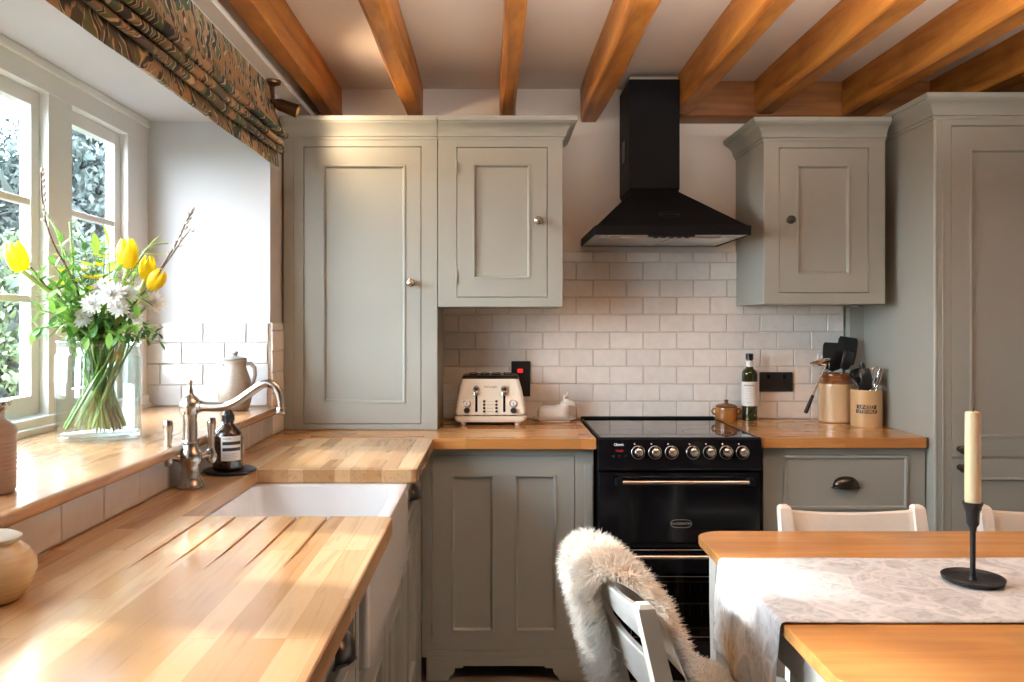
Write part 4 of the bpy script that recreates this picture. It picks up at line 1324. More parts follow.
rim = WT + .207
b0 = (CX_ + .012, CY_ - .02, WT + .04); t0 = (CX_ - .026, CY_ - .020, rim + .012)
utensil('slotted_turner', 'broad black turner standing in the front of the stoneware crock', b0, t0, [('blade', blade((CX_ - .027, CY_ - .024, rim + .008), (.04, .02, 1), (0.1, -1, 0), .064, .092, .122, .005), 'black_plastic')], 'steel')
b0 = (CX_ + .01, CY_ + .02, WT + .04); t0 = (CX_ + .044, CY_ + .022, rim + .03)
utensil('spatula', 'tallest black square-headed spatula at the back of the stoneware crock', b0, t0, [('blade', blade((CX_ + .046, CY_ + .023, rim + .025), (.14, .02, 1), (.1, -1, 0), .074, .090, .128, .006), 'black_plastic')], 'steel')
b0 = (CX_ + .02, CY_ - .035, WT + .04); t0 = (CX_ + .012, CY_ - .045, rim + .018)
utensil('serving_spoon', 'black serving spoon leaning at the right front of the stoneware crock', b0, t0, [('spoon_bowl', blade((CX_ + .012, CY_ - .046, rim + .014), (.25, -.05, 1), (.2, -1, 0), .038, .050, .082, .006, .010), 'black_plastic')], 'black_plastic', .006)
b0 = (CX_ + .01, CY_, WT + .05); t0 = (CX_ - .035, CY_ + .012, rim + .012)
utensil('wire_whisk', 'steel wire whisk standing at the left of the stoneware crock', b0, t0, [('wires', whisk((CX_ - .035, CY_ + .012, rim + .008), (-.28, .05, 1), .085, .028), 'steel')], 'steel', .004)
ld = thing('soup_ladle', 'steel soup ladle hooked over the crock rim with its black grip hanging down', 'utensil', (CX_ - .10, CY_ - .03, rim))
p_top = Vector((CX_ - .066, CY_ - .044, rim + .030)); p_bot = Vector((CX_ - .150, CY_ - .050, WT + .045))
mb = MB(); mb.tube([tuple(p_bot.lerp(p_top, .36)), tuple(p_bot.lerp(p_top, .7)), tuple(p_top), tuple(p_top + Vector((.004, .002, .012))), tuple(p_top + Vector((-.006, .004, .018)))], [.0045, .0045, .0042, .004, .003], 10); mb.build('shaft', M['chrome'], ld, smooth=60)
mb = MB(); mb.tube([tuple(p_bot.lerp(p_top, -.02)), tuple(p_bot), tuple(p_bot.lerp(p_top, .18)), tuple(p_bot.lerp(p_top, .37))], [.004, .0085, .008, .0065], 12); mb.build('grip', M['black_plastic'], ld, smooth=60)
mb = bowl(tuple(p_top + Vector((-.020, .0, .022))), .043, (-.15, .35, 1), .42); mb.build('ladle_bowl', M['chrome'], ld, smooth=60)
mb = MB(); mb.tube([tuple(p_top + Vector((.010, .010, .030))), tuple(p_top + Vector((.022, .012, .022))), tuple(p_top + Vector((.022, .014, -.010)))], .003, 8); mb.build('hook', M['chrome'], ld, smooth=60)

rim2 = WT + .148
def tubu(name, label, dx, dy, tx, ty, heads, hm='black_plastic', rad=.006):
    return utensil(name, label, (UX + dx, UY + dy, WT + .02), (UX + tx, UY + ty, rim2 + .02), heads, hm, rad)
tubu('ladle', 'black plastic ladle standing at the left of the lettered tub', -.01, 0, -.034, -.010, [('ladle_bowl', bowl((UX - .036, UY - .014, rim2 + .066), .036, (-.35, -.5, .8), .9, .003), 'black_plastic'), ('neck', MB().tube([(UX - .034, UY - .010, rim2 + .01), (UX - .046, UY + .004, rim2 + .04), (UX - .052, UY + .012, rim2 + .066)], .008, 10), 'black_plastic')])
tubu('masher', 'black handled masher with a steel shank in the lettered tub', .01, .01, .0, .006, [('grip', MB().tube([(UX + .0, UY + .006, rim2 + .01), (UX - .006, UY + .006, rim2 + .05), (UX - .014, UY + .006, rim2 + .100), (UX - .016, UY + .006, rim2 + .112)], [.006, .010, .012, .006], 12), 'black_plastic')], 'steel', .004)
tubu('fish_slice', 'black scoop leaning at the front of the lettered tub', .01, -.02, -.012, -.034, [('scoop', blade((UX - .014, UY - .036, rim2 - .004), (-.12, -.03, 1), (-.1, -1, 0), .040, .046, .092, .007, .012), 'black_plastic')])
tubu('balloon_whisk', 'steel balloon whisk leaning to the right out of the lettered tub', -.01, 0, .024, .004, [('wires', whisk((UX + .022, UY + .004, rim2 + .002), (.30, .0, 1), .095, .030, 4, .0016), 'chrome')], 'chrome')
tubu('steel_tongs', 'steel tongs leaning right at the front of the lettered tub', .0, -.02, .030, -.030, [('arm', MB().tube([(UX + .026, UY - .028, rim2), (UX + .040, UY - .030, rim2 + .040), (UX + .052, UY - .030, rim2 + .080), (UX + .046, UY - .026, rim2 + .092)], [.004, .0045, .004, .003], 8), 'chrome'), ('arm', MB().tube([(UX + .020, UY - .020, rim2), (UX + .030, UY - .022, rim2 + .045), (UX + .044, UY - .024, rim2 + .090)], .0038, 8), 'chrome')], 'chrome', .004)

# ================================================================== roman blind and spot lamp
def blind_mat():
    m, nt, p = new_mat('floral_blind')
    tc = nt.nodes.new('ShaderNodeTexCoord')
    mp = N(nt, 'ShaderNodeMapping'); mp.inputs['Scale'].default_value = (1, 1, 1)
    nt.links.new(tc.outputs['UV'], mp.inputs['Vector'])
    co = mp.outputs[0]
    dn = N(nt, 'ShaderNodeTexNoise', Scale=9.0, Detail=2.0); nt.links.new(co, dn.inputs['Vector'])
    ad = N(nt, 'ShaderNodeVectorMath', operation='MULTIPLY_ADD'); ad.inputs[1].default_value = (.16, .16, 0); nt.links.new(dn.outputs['Color'], ad.inputs[0]); nt.links.new(co, ad.inputs[2])
    v = N(nt, 'ShaderNodeTexVoronoi', Scale=7.0); nt.links.new(ad.outputs[0], v.inputs['Vector'])
    n2 = N(nt, 'ShaderNodeTexNoise', Scale=8.0, Detail=2.0, Distortion=2.5); nt.links.new(co, n2.inputs['Vector'])
    w = N(nt, 'ShaderNodeTexWave', Scale=6.0, Distortion=7.0, Detail=1.0); w.inputs['Detail Scale'].default_value = 1.5; nt.links.new(ad.outputs[0], w.inputs['Vector'])
    big = ramp(nt, v.outputs['Color'], [(.0, (.045, .06, .10)), (.22, (.08, .15, .09)), (.40, (.44, .27, .13)), (.55, (.54, .40, .25)), (.72, (.06, .07, .07)), (1, (.62, .50, .34))])
    sc_ = ramp(nt, w.outputs['Color'], [(.30, (.05, .06, .075)), (.45, (.66, .54, .36)), (.62, (.75, .62, .42)), (.80, (.14, .19, .11))])
    f = ramp(nt, n2.outputs[0], [(.46, (0, 0, 0)), (.54, (1, 1, 1))])
    nt.links.new(mixc(nt, f, big, sc_), p.inputs['Base Color'])
    p.inputs['Roughness'].default_value = .8
    wv = N(nt, 'ShaderNodeTexNoise', Scale=400.0); nt.links.new(co, wv.inputs['Vector']); bump(nt, p, wv.outputs[0], .1)
    return m


bl = thing('roman_blind', 'floral patterned roman blind drawn up in folds over the kitchen window', 'blind', (-.79, 1.8, 2.17))
prof = [(-.792, 2.185), (-.786, 2.10), (-.778, 2.055), (-.758, 2.032), (-.744, 2.018), (-.745, 2.004), (-.760, 1.998), (-.780, 2.012),
        (-.776, 2.008), (-.762, 1.996), (-.752, 1.986), (-.752, 1.974), (-.765, 1.968), (-.784, 1.980), (-.780, 1.976), (-.768, 1.966), (-.760, 1.957), (-.760, 1.946), (-.771, 1.941), (-.788, 1.952),
        (-.786, 1.950), (-.780, 1.922), (-.779, 1.898)]
yy = [.95 + (3.005 - .95) * k / 60 for k in range(61)]
mb = MB(); rings = []
for j, y in enumerate(yy):
    wv = .003 * math.sin(y * 7) + .002 * math.sin(y * 17 + 1)
    rings.append([(x - .018 + wv * (1 if i > 1 else 0), y, z + (.003 * math.sin(y * 5 + i) if i > 2 else 0)) for i, (x, z) in enumerate(prof)] + [(x - .018, y, z) for (x, z) in ((-.785, 1.898), (-.796, 2.0), (-.798, 2.185))])
mb.loft(rings)
fab = mb.build('fabric', blind_mat(), bl, smooth=70)
uvl = fab.data.uv_layers.new(name='cloth')
lens = [0]
full = prof + [(-.795, 1.898), (-.801, 2.0), (-.803, 2.185)]
for i in range(1, len(full)): lens.append(lens[-1] + math.hypot(full[i][0] - full[i - 1][0], full[i][1] - full[i - 1][1]))
nr = len(full)
for lp_ in fab.data.loops:
    vi = lp_.vertex_index; uvl.data[lp_.index].uv = (yy[vi // nr], lens[vi % nr])
mb = MB(); mb.box(-.828, -.812, .95, 3.005, 2.160, 2.193, .003); mb.build('head_rail', M['joinery'], bl)

LXs, LYs, LZs = -.797, 2.93, 2.195
sl_ = thing('spot_lamp', 'aged brass spotlight fixed above the end of the floral blind', 'lamp', (LXs, LYs, LZs))
mb = MB(); mb.lathe([(0, 0), (.030, 0), (.031, -.004), (.029, -.012), (.012, -.018), (.008, -.022), (0, -.022)], c=(LXs, LYs, LZs), n=28); mb.build('base', M['brass'], sl_)
mb = MB(); mb.tube([(LXs, LYs, LZs - .02), (LXs + .004, LYs, LZs - .070)], .0065, 10); mb.lathe([(0, -.012), (.011, -.006), (.012, 0), (.011, .006), (0, .012)], c=(LXs + .005, LYs, LZs - .074), n=14); mb.build('stem', M['brass'], sl_)
dr_ = Vector((.90, .12, -.32)).normalized()
q_ = dr_.to_track_quat('Z', 'Y').to_matrix().to_4x4()
mb = MB(); mb.T = Matrix.Translation((LXs + .010, LYs, LZs - .080)) @ q_
mb.lathe([(0, 0), (.016, 0), (.019, .004), (.019, .012), (.022, .016), (.022, .030), (.022, .034), (.023, .055), (.025, .080), (.026, .085), (.024, .085), (.022, .070), (.0, .066)], n=28, cap1=False)
mb.build('lamp_head', M['brass'], sl_, smooth=40)
mb = MB(); mb.T = Matrix.Translation((LXs + .010, LYs, LZs - .080)) @ q_
mb.lathe([(0, .067), (.020, .067), (.0205, .071), (.016, .075), (0, .077)], n=20)
mb.build('bulb', glow('warm_bulb', (1.0, .72, .40), 12.0), sl_)
lp0 = Vector((LXs + .010, LYs, LZs - .080)) + dr_ * .098
light('spot_lamp_beam', 'SPOT', lp0, lp0 + Vector((.9, .22, -.12)), 14, (1.0, .72, .46), spot_size=R(150), spot_blend=1.0, shadow_soft_size=.03)

# ================================================================== table, runner, candle
TT = .75
tx0, tx1, ty0, ty1 = .55, 2.05, 1.265, 2.225
tbx = thing('dining_table', 'white-legged dining table with an orange pine top in the foreground', 'table', (1.16, 1.74, 0))
mb = MB()
out = []
for cx, cy, a0 in ((tx1 - .06, ty1 - .06, 0), (tx0 + .075, ty1 - .06, 90), (tx0 + .06, ty0 + .05, 180), (tx1 - .06, ty0 + .06, 270)):
    for k in range(7):
        a = R(a0 + 15 * k)
        rx = .06 if cx > 1 else (.075 if cy > 1.8 else .06); ry = .06 if cy > 1.8 or cx > 1 else .05
        out.append((cx + rx * math.cos(a), cy + ry * math.sin(a)))
mb.prism(out, 'Z', TT - .026, TT, .004, 2)
mb.build('tabletop', M['pine'], tbx, smooth=30)
mb = MB()
ax0, ax1, ay0, ay1 = .592, 2.008, 1.335, 2.155
for b in ((ax0, ax0 + .02, ay0, ay1), (ax1 - .02, ax1, ay0, ay1), (ax0, ax1, ay0, ay0 + .02), (ax0, ax1, ay1 - .02, ay1)):
    mb.box(b[0], b[1], b[2], b[3], TT - .126, TT - .0265, .002)
mb.build('apron', M['cream_wood'], tbx)
for x, y in ((.578, 1.322), (.578, 2.108), (1.962, 1.322), (1.962, 2.108)):
    mb = MB()
    mb.loft([[(x + .03 - h, y + .03 - h, z), (x + .03 + h, y + .03 - h, z), (x + .03 + h, y + .03 + h, z), (x + .03 - h, y + .03 + h, z)] for z, h in ((0, .019), (.02, .021), (.58, .030), (TT - .0265, .030))])
    mb.build('leg', M['cream_wood'], tbx, smooth=20)


def runner_mat():
    m, nt, p = new_mat('leaf_print_linen')
    tc = nt.nodes.new('ShaderNodeTexCoord'); co = tc.outputs['UV']
    dn = N(nt, 'ShaderNodeTexNoise', Scale=7.0, Detail=2.0); nt.links.new(co, dn.inputs['Vector'])
    ad = N(nt, 'ShaderNodeVectorMath', operation='MULTIPLY_ADD'); ad.inputs[1].default_value = (.26, .26, 0); nt.links.new(dn.outputs['Color'], ad.inputs[0]); nt.links.new(co, ad.inputs[2])
    v = N(nt, 'ShaderNodeTexVoronoi', Scale=11.0); v.feature = 'DISTANCE_TO_EDGE'; nt.links.new(ad.outputs[0], v.inputs['Vector'])
    v2 = N(nt, 'ShaderNodeTexVoronoi', Scale=11.0); nt.links.new(ad.outputs[0], v2.inputs['Vector'])
    n2 = N(nt, 'ShaderNodeTexNoise', Scale=14.0, Detail=5.0, Distortion=4.0); nt.links.new(co, n2.inputs['Vector'])
    leaf = ramp(nt, v2.outputs['Color'], [(0, (.46, .47, .48)), (.35, (.66, .68, .69)), (.6, (.76, .78, .79)), (1, (.55, .56, .57))])
    st = ramp(nt, n2.outputs[0], [(.35, (.66, .66, .66)), (.55, (1, 1, 1)), (.7, (.88, .87, .85))])
    c = mixc(nt, .8, leaf, st, 'MULTIPLY')
    ed = ramp(nt, v.outputs['Distance'], [(.0, (.5, .5, .5)), (.09, (0, 0, 0))])
    c = mixc(nt, ed, c, (.86, .86, .85))
    # a brown fern printed low on the hanging end
    v3 = N(nt, 'ShaderNodeTexNoise', Scale=3.0); nt.links.new(co, v3.inputs['Vector'])
    sp_ = nt.nodes.new('ShaderNodeSeparateXYZ'); nt.links.new(co, sp_.inputs[0])
    g = N(nt, 'ShaderNodeMapRange'); g.inputs[1].default_value = -.085; g.inputs[2].default_value = -.15; nt.links.new(sp_.outputs['X'], g.inputs[0])
    g2 = ramp(nt, sp_.outputs['Y'], [(.20, (0, 0, 0)), (.25, (1, 1, 1)), (.34, (1, 1, 1)), (.40, (0, 0, 0))])
    mu = N(nt, 'ShaderNodeMath', operation='MULTIPLY'); nt.links.new(g.outputs[0], mu.inputs[0]); nt.links.new(g2, mu.inputs[1])
    n4 = N(nt, 'ShaderNodeTexNoise', Scale=45.0, Detail=3.0); nt.links.new(co, n4.inputs['Vector'])
    br = ramp(nt, n4.outputs[0], [(.35, (.40, .26, .12)), (.65, (.62, .47, .30))])
    nt.links.new(mixc(nt, mu.outputs[0], c, br), p.inputs['Base Color'])
    p.inputs['Roughness'].default_value = .85
    wv = N(nt, 'ShaderNodeTexNoise', Scale=300.0); nt.links.new(co, wv.inputs['Vector']); bump(nt, p, wv.outputs[0], .12)
    return m


ry0, ry1 = 1.532, 1.952
path = [(2.045, TT + .0025)] + [(1.98 - 1.40 * k / 20, TT + .0025) for k in range(21)] + [(.552, TT + .0035), (.546, TT + .001), (.5435, TT - .004)] + [(.5435 - .010 * math.sin(k / 12 * 2.2), TT - .008 - .205 * k / 12) for k in range(1, 13)]
ul = [0]
for i in range(1, len(path)): ul.append(ul[-1] + math.dist(path[i], path[i - 1]))
i0 = 24
NV = 24
mb = MB(); vs = []; fs = []
for i, (x, z) in enumerate(path):
    for j in range(NV + 1):
        y = ry0 + (ry1 - ry0) * j / NV
        hang = max(0, (TT - .006 - z)) / .2
        vs.append((x - hang * .006 * math.sin(j * .55) + (0), y + hang * .004 * math.sin(x * 9 + i), z + (.0006 * math.sin(j * .9 + x * 14) + .0006 if hang == 0 and x < 2.0 else 0)))
for i in range(len(path) - 1):
    for j in range(NV):
        a = i * (NV + 1) + j; fs.append((a, a + 1, a + NV + 2, a + NV + 1))
mb.add(vs, fs)
rn = solo(mb, 'table_runner', runner_mat(), 'pale grey and white leaf-print runner lying across the pine table and over its end', 'table runner', (1.1, 1.74, TT), smooth=60)
uv = rn.data.uv_layers.new(name='cloth')
for lp_ in rn.data.loops:
    vi = lp_.vertex_index; uv.data[lp_.index].uv = (ul[i0] - ul[vi // (NV + 1)], (vi % (NV + 1)) / NV * .42)
sm_ = rn.modifiers.new('thickness', 'SOLIDIFY'); sm_.thickness = .0018; sm_.offset = 1

HX, HY, HZ = 1.046, 1.768, TT + .005
ch = thing('candle_holder', 'black iron candle holder with a saucer base standing on the table runner', 'candle holder', (HX, HY, HZ))
mb = MB(); mb.lathe([(0, 0), (.050, 0), (.060, .005), (.063, .013), (.061, .0145), (.056, .009), (.045, .006), (.012, .006), (0, .006)], c=(HX, HY, HZ), n=44); mb.build('saucer', M['iron'], ch, smooth=50)
mb = MB(); mb.lathe([(0, .005), (.010, .005), (.0065, .012), (.0055, .03), (.0055, .110), (.008, .120), (.0125, .128), (.0135, .150), (.0175, .166), (.0200, .170), (.0200, .175), (.0168, .175), (.0168, .160), (0, .160)], c=(HX, HY, HZ), n=24); mb.build('stem', M['iron'], ch, smooth=50)
cd = thing('candle', 'tall ivory candle in the black iron candle holder', 'candle', (HX, HY, HZ + .161))
mb = MB(); mb.lathe([(0, .1615), (.0160, .1615), (.0162, .20), (.0155, .366), (.0145, .371), (.010, .3725), (0, .370)], c=(HX, HY, HZ), n=28); mb.build('wax', plain('ivory_wax', (.83, .72, .46), .35, var=.03, Subsurface_Weight=.2), cd, smooth=50)
mb = MB(); mb.tube([(HX, HY, HZ + .370), (HX + .001, HY, HZ + .376), (HX + .003, HY, HZ + .381)], .0012, 6); mb.build('wick', M['iron'], cd)

# ================================================================== chairs
def make_chair(label):
    """faces local +X"""
    c = thing('dining_chair', label, 'chair', (0, 0, 0), 'cream painted dining chairs round the table')
    hw = .190
    def bxp(z): return -.19 - max(0, z - .45) * .24          # rake of the back
    mb = MB(); mb.prism([(-.20, -.195), (.20, -.215), (.215, -.20), (.215, .20), (.20, .215), (-.20, .195)], 'Z', .440, .462, .006, 2); mb.build('seat', M['cream_wood'], c, smooth=30)
    for s in (-1, 1):
        mb = MB(); rings = []
        for z, w in ((0, .013), (.03, .015), (.44, .019), (.46, .019), (.70, .017), (.775, .0165), (.793, .0155), (.800, .010)):
            x = bxp(z) - (.03 * (1 - z / .45) if z < .45 else 0); y = s * hw
            rings.append([(x - w, y - w, z), (x + w, y - w, z), (x + w, y + w, z), (x - w, y + w, z)])
        mb.loft(rings); mb.build('back_post', M['cream_wood'], c, smooth=25)
        mb = MB(); mb.loft([[(.18 - w, s * .19 - w, z), (.18 + w, s * .19 - w, z), (.18 + w, s * .19 + w, z), (.18 - w, s * .19 + w, z)] for z, w in ((0, .012), (.40, .019), (.4395, .019))]); mb.build('leg', M['cream_wood'], c, smooth=20)
        mb = MB(); mb.box(-.175, .165, s * .195 - .009, s * .195 + .009, .385, .4395, .002); mb.build('seat_rail', M['cream_wood'], c)
        mb = MB(); mb.tube([(-.195, s * .195, .20), (.18, s * .19, .20)], .010, 8); mb.build('stretcher', M['cream_wood'], c)
    for x in (-.172, .172):
        mb = MB(); mb.box(x - .009, x + .009, -.18, .18, .385, .4395, .002); mb.build('seat_rail', M['cream_wood'], c)
    def rail(z0, z1, dip):
        mb = MB(); rings = []
        for k in range(17):
            t = -1 + 2 * k / 16; y = t * hw; bow = -.012 * (1 - t * t); top = z1 - dip * (1 - t * t)
            r = []
            for z, o in ((z0, -.008), (z0, .008), (top - .004, .008), (top, .005), (top, -.005), (top - .004, -.008)):
                r.append((bxp(z) + bow + o, y, z))
            rings.append(r)
        mb.loft(rings); mb.build('back_rail', M['cream_wood'], c, smooth=30)
    rail(.722, .788, .012); rail(.60, .686, .0)
    return c


ch0 = make_chair('cream painted chair with a sheepskin over it at the near end of the table')
c2 = copy_tree(ch0); c2['label'] = 'cream painted chair behind the table in front of the grey drawer unit'
c2.location = (1.022, 2.045, 0); c2.rotation_euler = (0, 0, R(-90))
c3 = copy_tree(ch0); c3['label'] = 'cream painted chair behind the table, right of the candle'
c3.location = (1.59, 2.045, 0); c3.rotation_euler = (0, 0, R(-90))
CHL, CHR = Vector((.522, 1.735, 0)), R(8.5)
ch0.location = CHL; ch0.rotation_euler = (0, 0, CHR)

# ------------------------------------------------------------------ sheepskin over the far half of the chair back
def fleece_mat():
    m, nt, p = new_mat('sheepskin_wool')
    g = nt.nodes.new('ShaderNodeNewGeometry')
    n = N(nt, 'ShaderNodeTexNoise', Scale=5.0, Detail=2.0); nt.links.new(coords(nt), n.inputs['Vector'])
    a = ramp(nt, g.outputs['Random Per Island'], [(0, (.88, .82, .74)), (.5, (.93, .90, .85)), (1, (.96, .94, .91))])
    b = ramp(nt, n.outputs[0], [(.42, (1, 1, 1)), (.66, (.95, .78, .60))])
    nt.links.new(mixc(nt, .8, a, b, 'MULTIPLY'), p.inputs['Base Color'])
    p.inputs['Roughness'].default_value = .9
    tl = nt.nodes.new('ShaderNodeBsdfTranslucent'); tl.inputs[0].default_value = (.95, .92, .87, 1)
    mx = N(nt, 'ShaderNodeMixShader'); mx.inputs[0].default_value = .4
    nt.links.new(p.outputs[0], mx.inputs[1]); nt.links.new(tl.outputs[0], mx.inputs[2])
    nt.links.new(mx.outputs[0], nt.nodes['Material Output'].inputs['Surface'])
    return m


pth = [(-.226, .47), (-.240, .53), (-.257, .60), (-.274, .67), (-.289, .73), (-.298, .768), (-.288, .790), (-.266, .793), (-.240, .770), (-.224, .73), (-.204, .675), (-.182, .625), (-.153, .582), (-.112, .550), (-.068, .528), (-.022, .510), (.02, .494)]
def cat(P, n):
    o = []
    for i in range(len(P) - 1):
        p0 = P[max(i - 1, 0)]; p1 = P[i]; p2 = P[i + 1]; p3 = P[min(i + 2, len(P) - 1)]
        for k in range(n):
            t = k / n
            o.append(tuple(.5 * ((2 * p1[j]) + (-p0[j] + p2[j]) * t + (2 * p0[j] - 5 * p1[j] + 4 * p2[j] - p3[j]) * t * t + (-p0[j] + 3 * p1[j] - 3 * p2[j] + p3[j]) * t ** 3) for j in range(len(p1))))
    return o + [tuple(P[-1])]
cp = [Vector((p[0], 0, p[1])) for p in cat(pth, 3)]
def span(t):                      # half-skin outline: far edge and near edge along the path
    near = .012 if t < .36 else (.012 - .215 * min(1, (t - .36) / .2) ** .7)
    far = .235 - .05 * (2 * t - 1) ** 2
    return near, far
nu = len(cp); nv = 16
grid = []; nor = []
for i in range(nu):
    t = i / (nu - 1); tg = (cp[min(i + 1, nu - 1)] - cp[max(i - 1, 0)]).normalized()
    nn = Vector((-tg.z, 0, tg.x))          # away from the chair
    lo, hi = span(t)
    row = []; nrw = []
    for j in range(nv + 1):
        s = j / nv; e = (2 * s - 1)
        puff = .020 * (1 - e ** 4)
        if t < .40: puff *= 1.25
        row.append(cp[i] + nn * (.006 + puff) + Vector((0, lo + (hi - lo) * s, 0)))
        nrw.append((nn + Vector((0, e ** 3 * 1.1, 0))).normalized())
    grid.append(row); nor.append(nrw)
mb = MB()
vs = [tuple(v) for r in grid for v in r]; fs = []
for i in range(nu - 1):
    for j in range(nv):
        a = i * (nv + 1) + j; fs.append((a, a + 1, a + nv + 2, a + nv + 1))
mb.add(vs, fs)
# inner skin face
off0 = len(vs)
vs2 = [tuple(grid[i][j] - nor[i][j] * .008) for i in range(nu) for j in range(nv + 1)]
mb.add(vs2, [tuple(reversed(f)) for f in fs])
rf = random.Random(5)
NF = 26000
for q in range(NF):
    u = rf.random() * (nu - 1); v = rf.random() * nv
    if q % 5 == 0: v = rf.choice((rf.random() * .8, nv - rf.random() * .8))
    if q % 23 == 0: u = rf.choice((rf.random() * .6, nu - 1 - rf.random() * .6))
    i = min(int(u), nu - 2); j = min(int(v), nv - 1); fu = u - i; fv = v - j
    def bl2(G): return (G[i][j] * (1 - fu) + G[i + 1][j] * fu) * (1 - fv) + (G[i][j + 1] * (1 - fu) + G[i + 1][j + 1] * fu) * fv
    p = bl2(grid); n_ = bl2(nor).normalized()
    cl = noise.noise_vector(p * 26) * .75 + Vector((rf.uniform(-1, 1), rf.uniform(-1, 1), rf.uniform(-1, 1))) * .32
    t = u / (nu - 1)
    if t < .06: n_ = (n_ + Vector((0, 0, -.8))).normalized()
    if t > .95: n_ = (n_ + Vector((.7, 0, 0))).normalized()
    d1 = (n_ + cl).normalized()
    if d1.dot(n_) < .25: d1 = (d1 + n_ * .5).normalized()
    L = rf.uniform(.020, .037) * (1.0 if t < .62 else .72)
    d2 = (d1 + cl * .7 + Vector((0, 0, -.45))).normalized()
    w = rf.uniform(.0011, .0022)
    s_ = d1.cross(Vector((rf.uniform(-1, 1), rf.uniform(-1, 1), rf.uniform(-1, 1))))
    if s_.length < 1e-4: continue
    s_ = s_.normalized() * w
    a = p - n_ * .004; b = p + d1 * L * .55; c_ = b + d2 * L * .5
    mb.add([tuple(a - s_), tuple(a + s_), tuple(b + s_ * .8), tuple(b - s_ * .8), tuple(c_)], [(0, 1, 2, 3), (3, 2, 4)])
sk_ = mb.build('sheepskin', fleece_mat(), None, smooth=0, recalc=False)
sk_.location = CHL; sk_.rotation_euler = (0, 0, CHR)
tag(sk_, 'fluffy cream sheepskin draped over the back and seat of the near chair', 'sheepskin')

# ================================================================== vase and flowers
VXc, VYc = -1.062, 2.186
VR, VH = .106, .262
va = thing('glass_vase', 'large clear glass jar vase of water and flower stems on the window sill', 'vase', (VXc, VYc, SILL))
M['vase_glass'] = clear('vase_glass', (.93, .97, .96), 1.5, .02, .05)
M['water'] = clear('vase_water', (.955, .985, .985), 1.33, .02, .02)
mb = MB()
mb.lathe([(0, .001), (VR - .006, .001), (VR, .007), (VR + .001, .10), (VR + .001, .222), (VR - .002, .228), (VR - .005, .232), (VR - .004, .254), (VR - .001, .259), (VR - .002, .263), (VR - .006, .263), (VR - .008, .256), (VR - .009, .232), (VR - .004, .222), (VR - .003, .02), (VR - .012, .012), (0, .012)], c=(VXc, VYc, SILL), n=56)
vb = mb.build('glass_body', M['vase_glass'], va, smooth=60)
mb = MB(); mb.lathe([(0, .0125), (VR - .012, .0125), (VR - .0035, .022), (VR - .0045, .219), (0, .219)], c=(VXc, VYc, SILL), n=48)
mb.build('water', M['water'], va, smooth=50)

M['stem'] = plain('green_stem', (.20, .34, .07), .4, var=.25, vs=30)
M['stem_pale'] = plain('pale_green_stem', (.42, .55, .18), .4, var=.2, vs=30)
M['twig'] = plain('brown_twig', (.13, .085, .055), .6, var=.3, vs=40)
M['leaf'] = leafy('leaf_green', (.055, .17, .025), (.22, .42, .06))
M['leaf_dark'] = leafy('leaf_dark_green', (.035, .10, .025), (.09, .21, .045))
M['leaf_lime'] = leafy('leaf_lime', (.30, .45, .05), (.55, .62, .10))
M['tulip'] = leafy('tulip_yellow', (.90, .55, .01), (.98, .72, .02), .45, .35)
M['petal'] = leafy('white_petal', (.82, .80, .76), (.92, .91, .89), .6, .3)
M['petal_pink'] = leafy('pale_petal', (.80, .74, .66), (.88, .83, .77), .6, .3)
M['pale_bud'] = leafy('pale_bud', (.55, .62, .48), (.72, .76, .66), .6, .2)
M['catkin'] = plain('silver_catkin', (.62, .58, .52), .8, var=.2, vs=60)
rs = random.Random(21)


def stem_path(head, spread=None):
    """from the foot in the vase, through the neck, to the head"""
    hx, hy_, hz = head
    a = math.atan2(hy_ - VYc, hx - VXc) + rs.uniform(-.9, .9)
    rb = rs.uniform(.25, .92) * (VR - .014)
    b_ = a + rs.uniform(-1.5, 1.5)
    foot = Vector((VXc - rb * math.cos(b_), VYc - rb * math.sin(b_), SILL + .018 + rs.uniform(0, .02)))
    rn_ = rs.uniform(.15, .95) * (VR - .020)
    neck = Vector((VXc + rn_ * math.cos(a + rs.uniform(-.3, .3)), VYc + rn_ * math.sin(a), SILL + .245))
    h = Vector(head)
    mid = neck.lerp(h, .5) + Vector((-.10 * (h.x - neck.x), -.1 * (h.y - neck.y), .015))
    return [Vector(p) for p in cat([tuple(foot), tuple(foot.lerp(neck, .5)), tuple(neck), tuple(mid), tuple(h)], 4)]


def petal(mb, base, u, n, L, w, curl=.3, nseg=4, cup=.0):
    u = Vector(u).normalized(); n = Vector(n); n = (n - u * n.dot(u))
    n = n.normalized() if n.length > 1e-4 else u.orthogonal().normalized()
    s = u.cross(n); base = Vector(base); vs = []; fs = []
    for k in range(nseg + 1):
        t = k / nseg
        ww = w * math.sin(PI * (.10 + .86 * t)) if k < nseg else w * .06
        c = base + u * (L * t) + n * (curl * L * t * t)
        vs += [tuple(c - s * ww / 2 + n * cup * ww), tuple(c), tuple(c + s * ww / 2 + n * cup * ww)]
    for k in range(nseg):
        for j in (0, 1):
            a = k * 3 + j; fs.append((a, a + 1, a + 4, a + 3))
    mb.add(vs, fs)


def leaf_on(mb, p, d, L, w, droop=-.25):
    petal(mb, p, d, Vector((0, 0, 1)), L, w, droop, 4, .08)


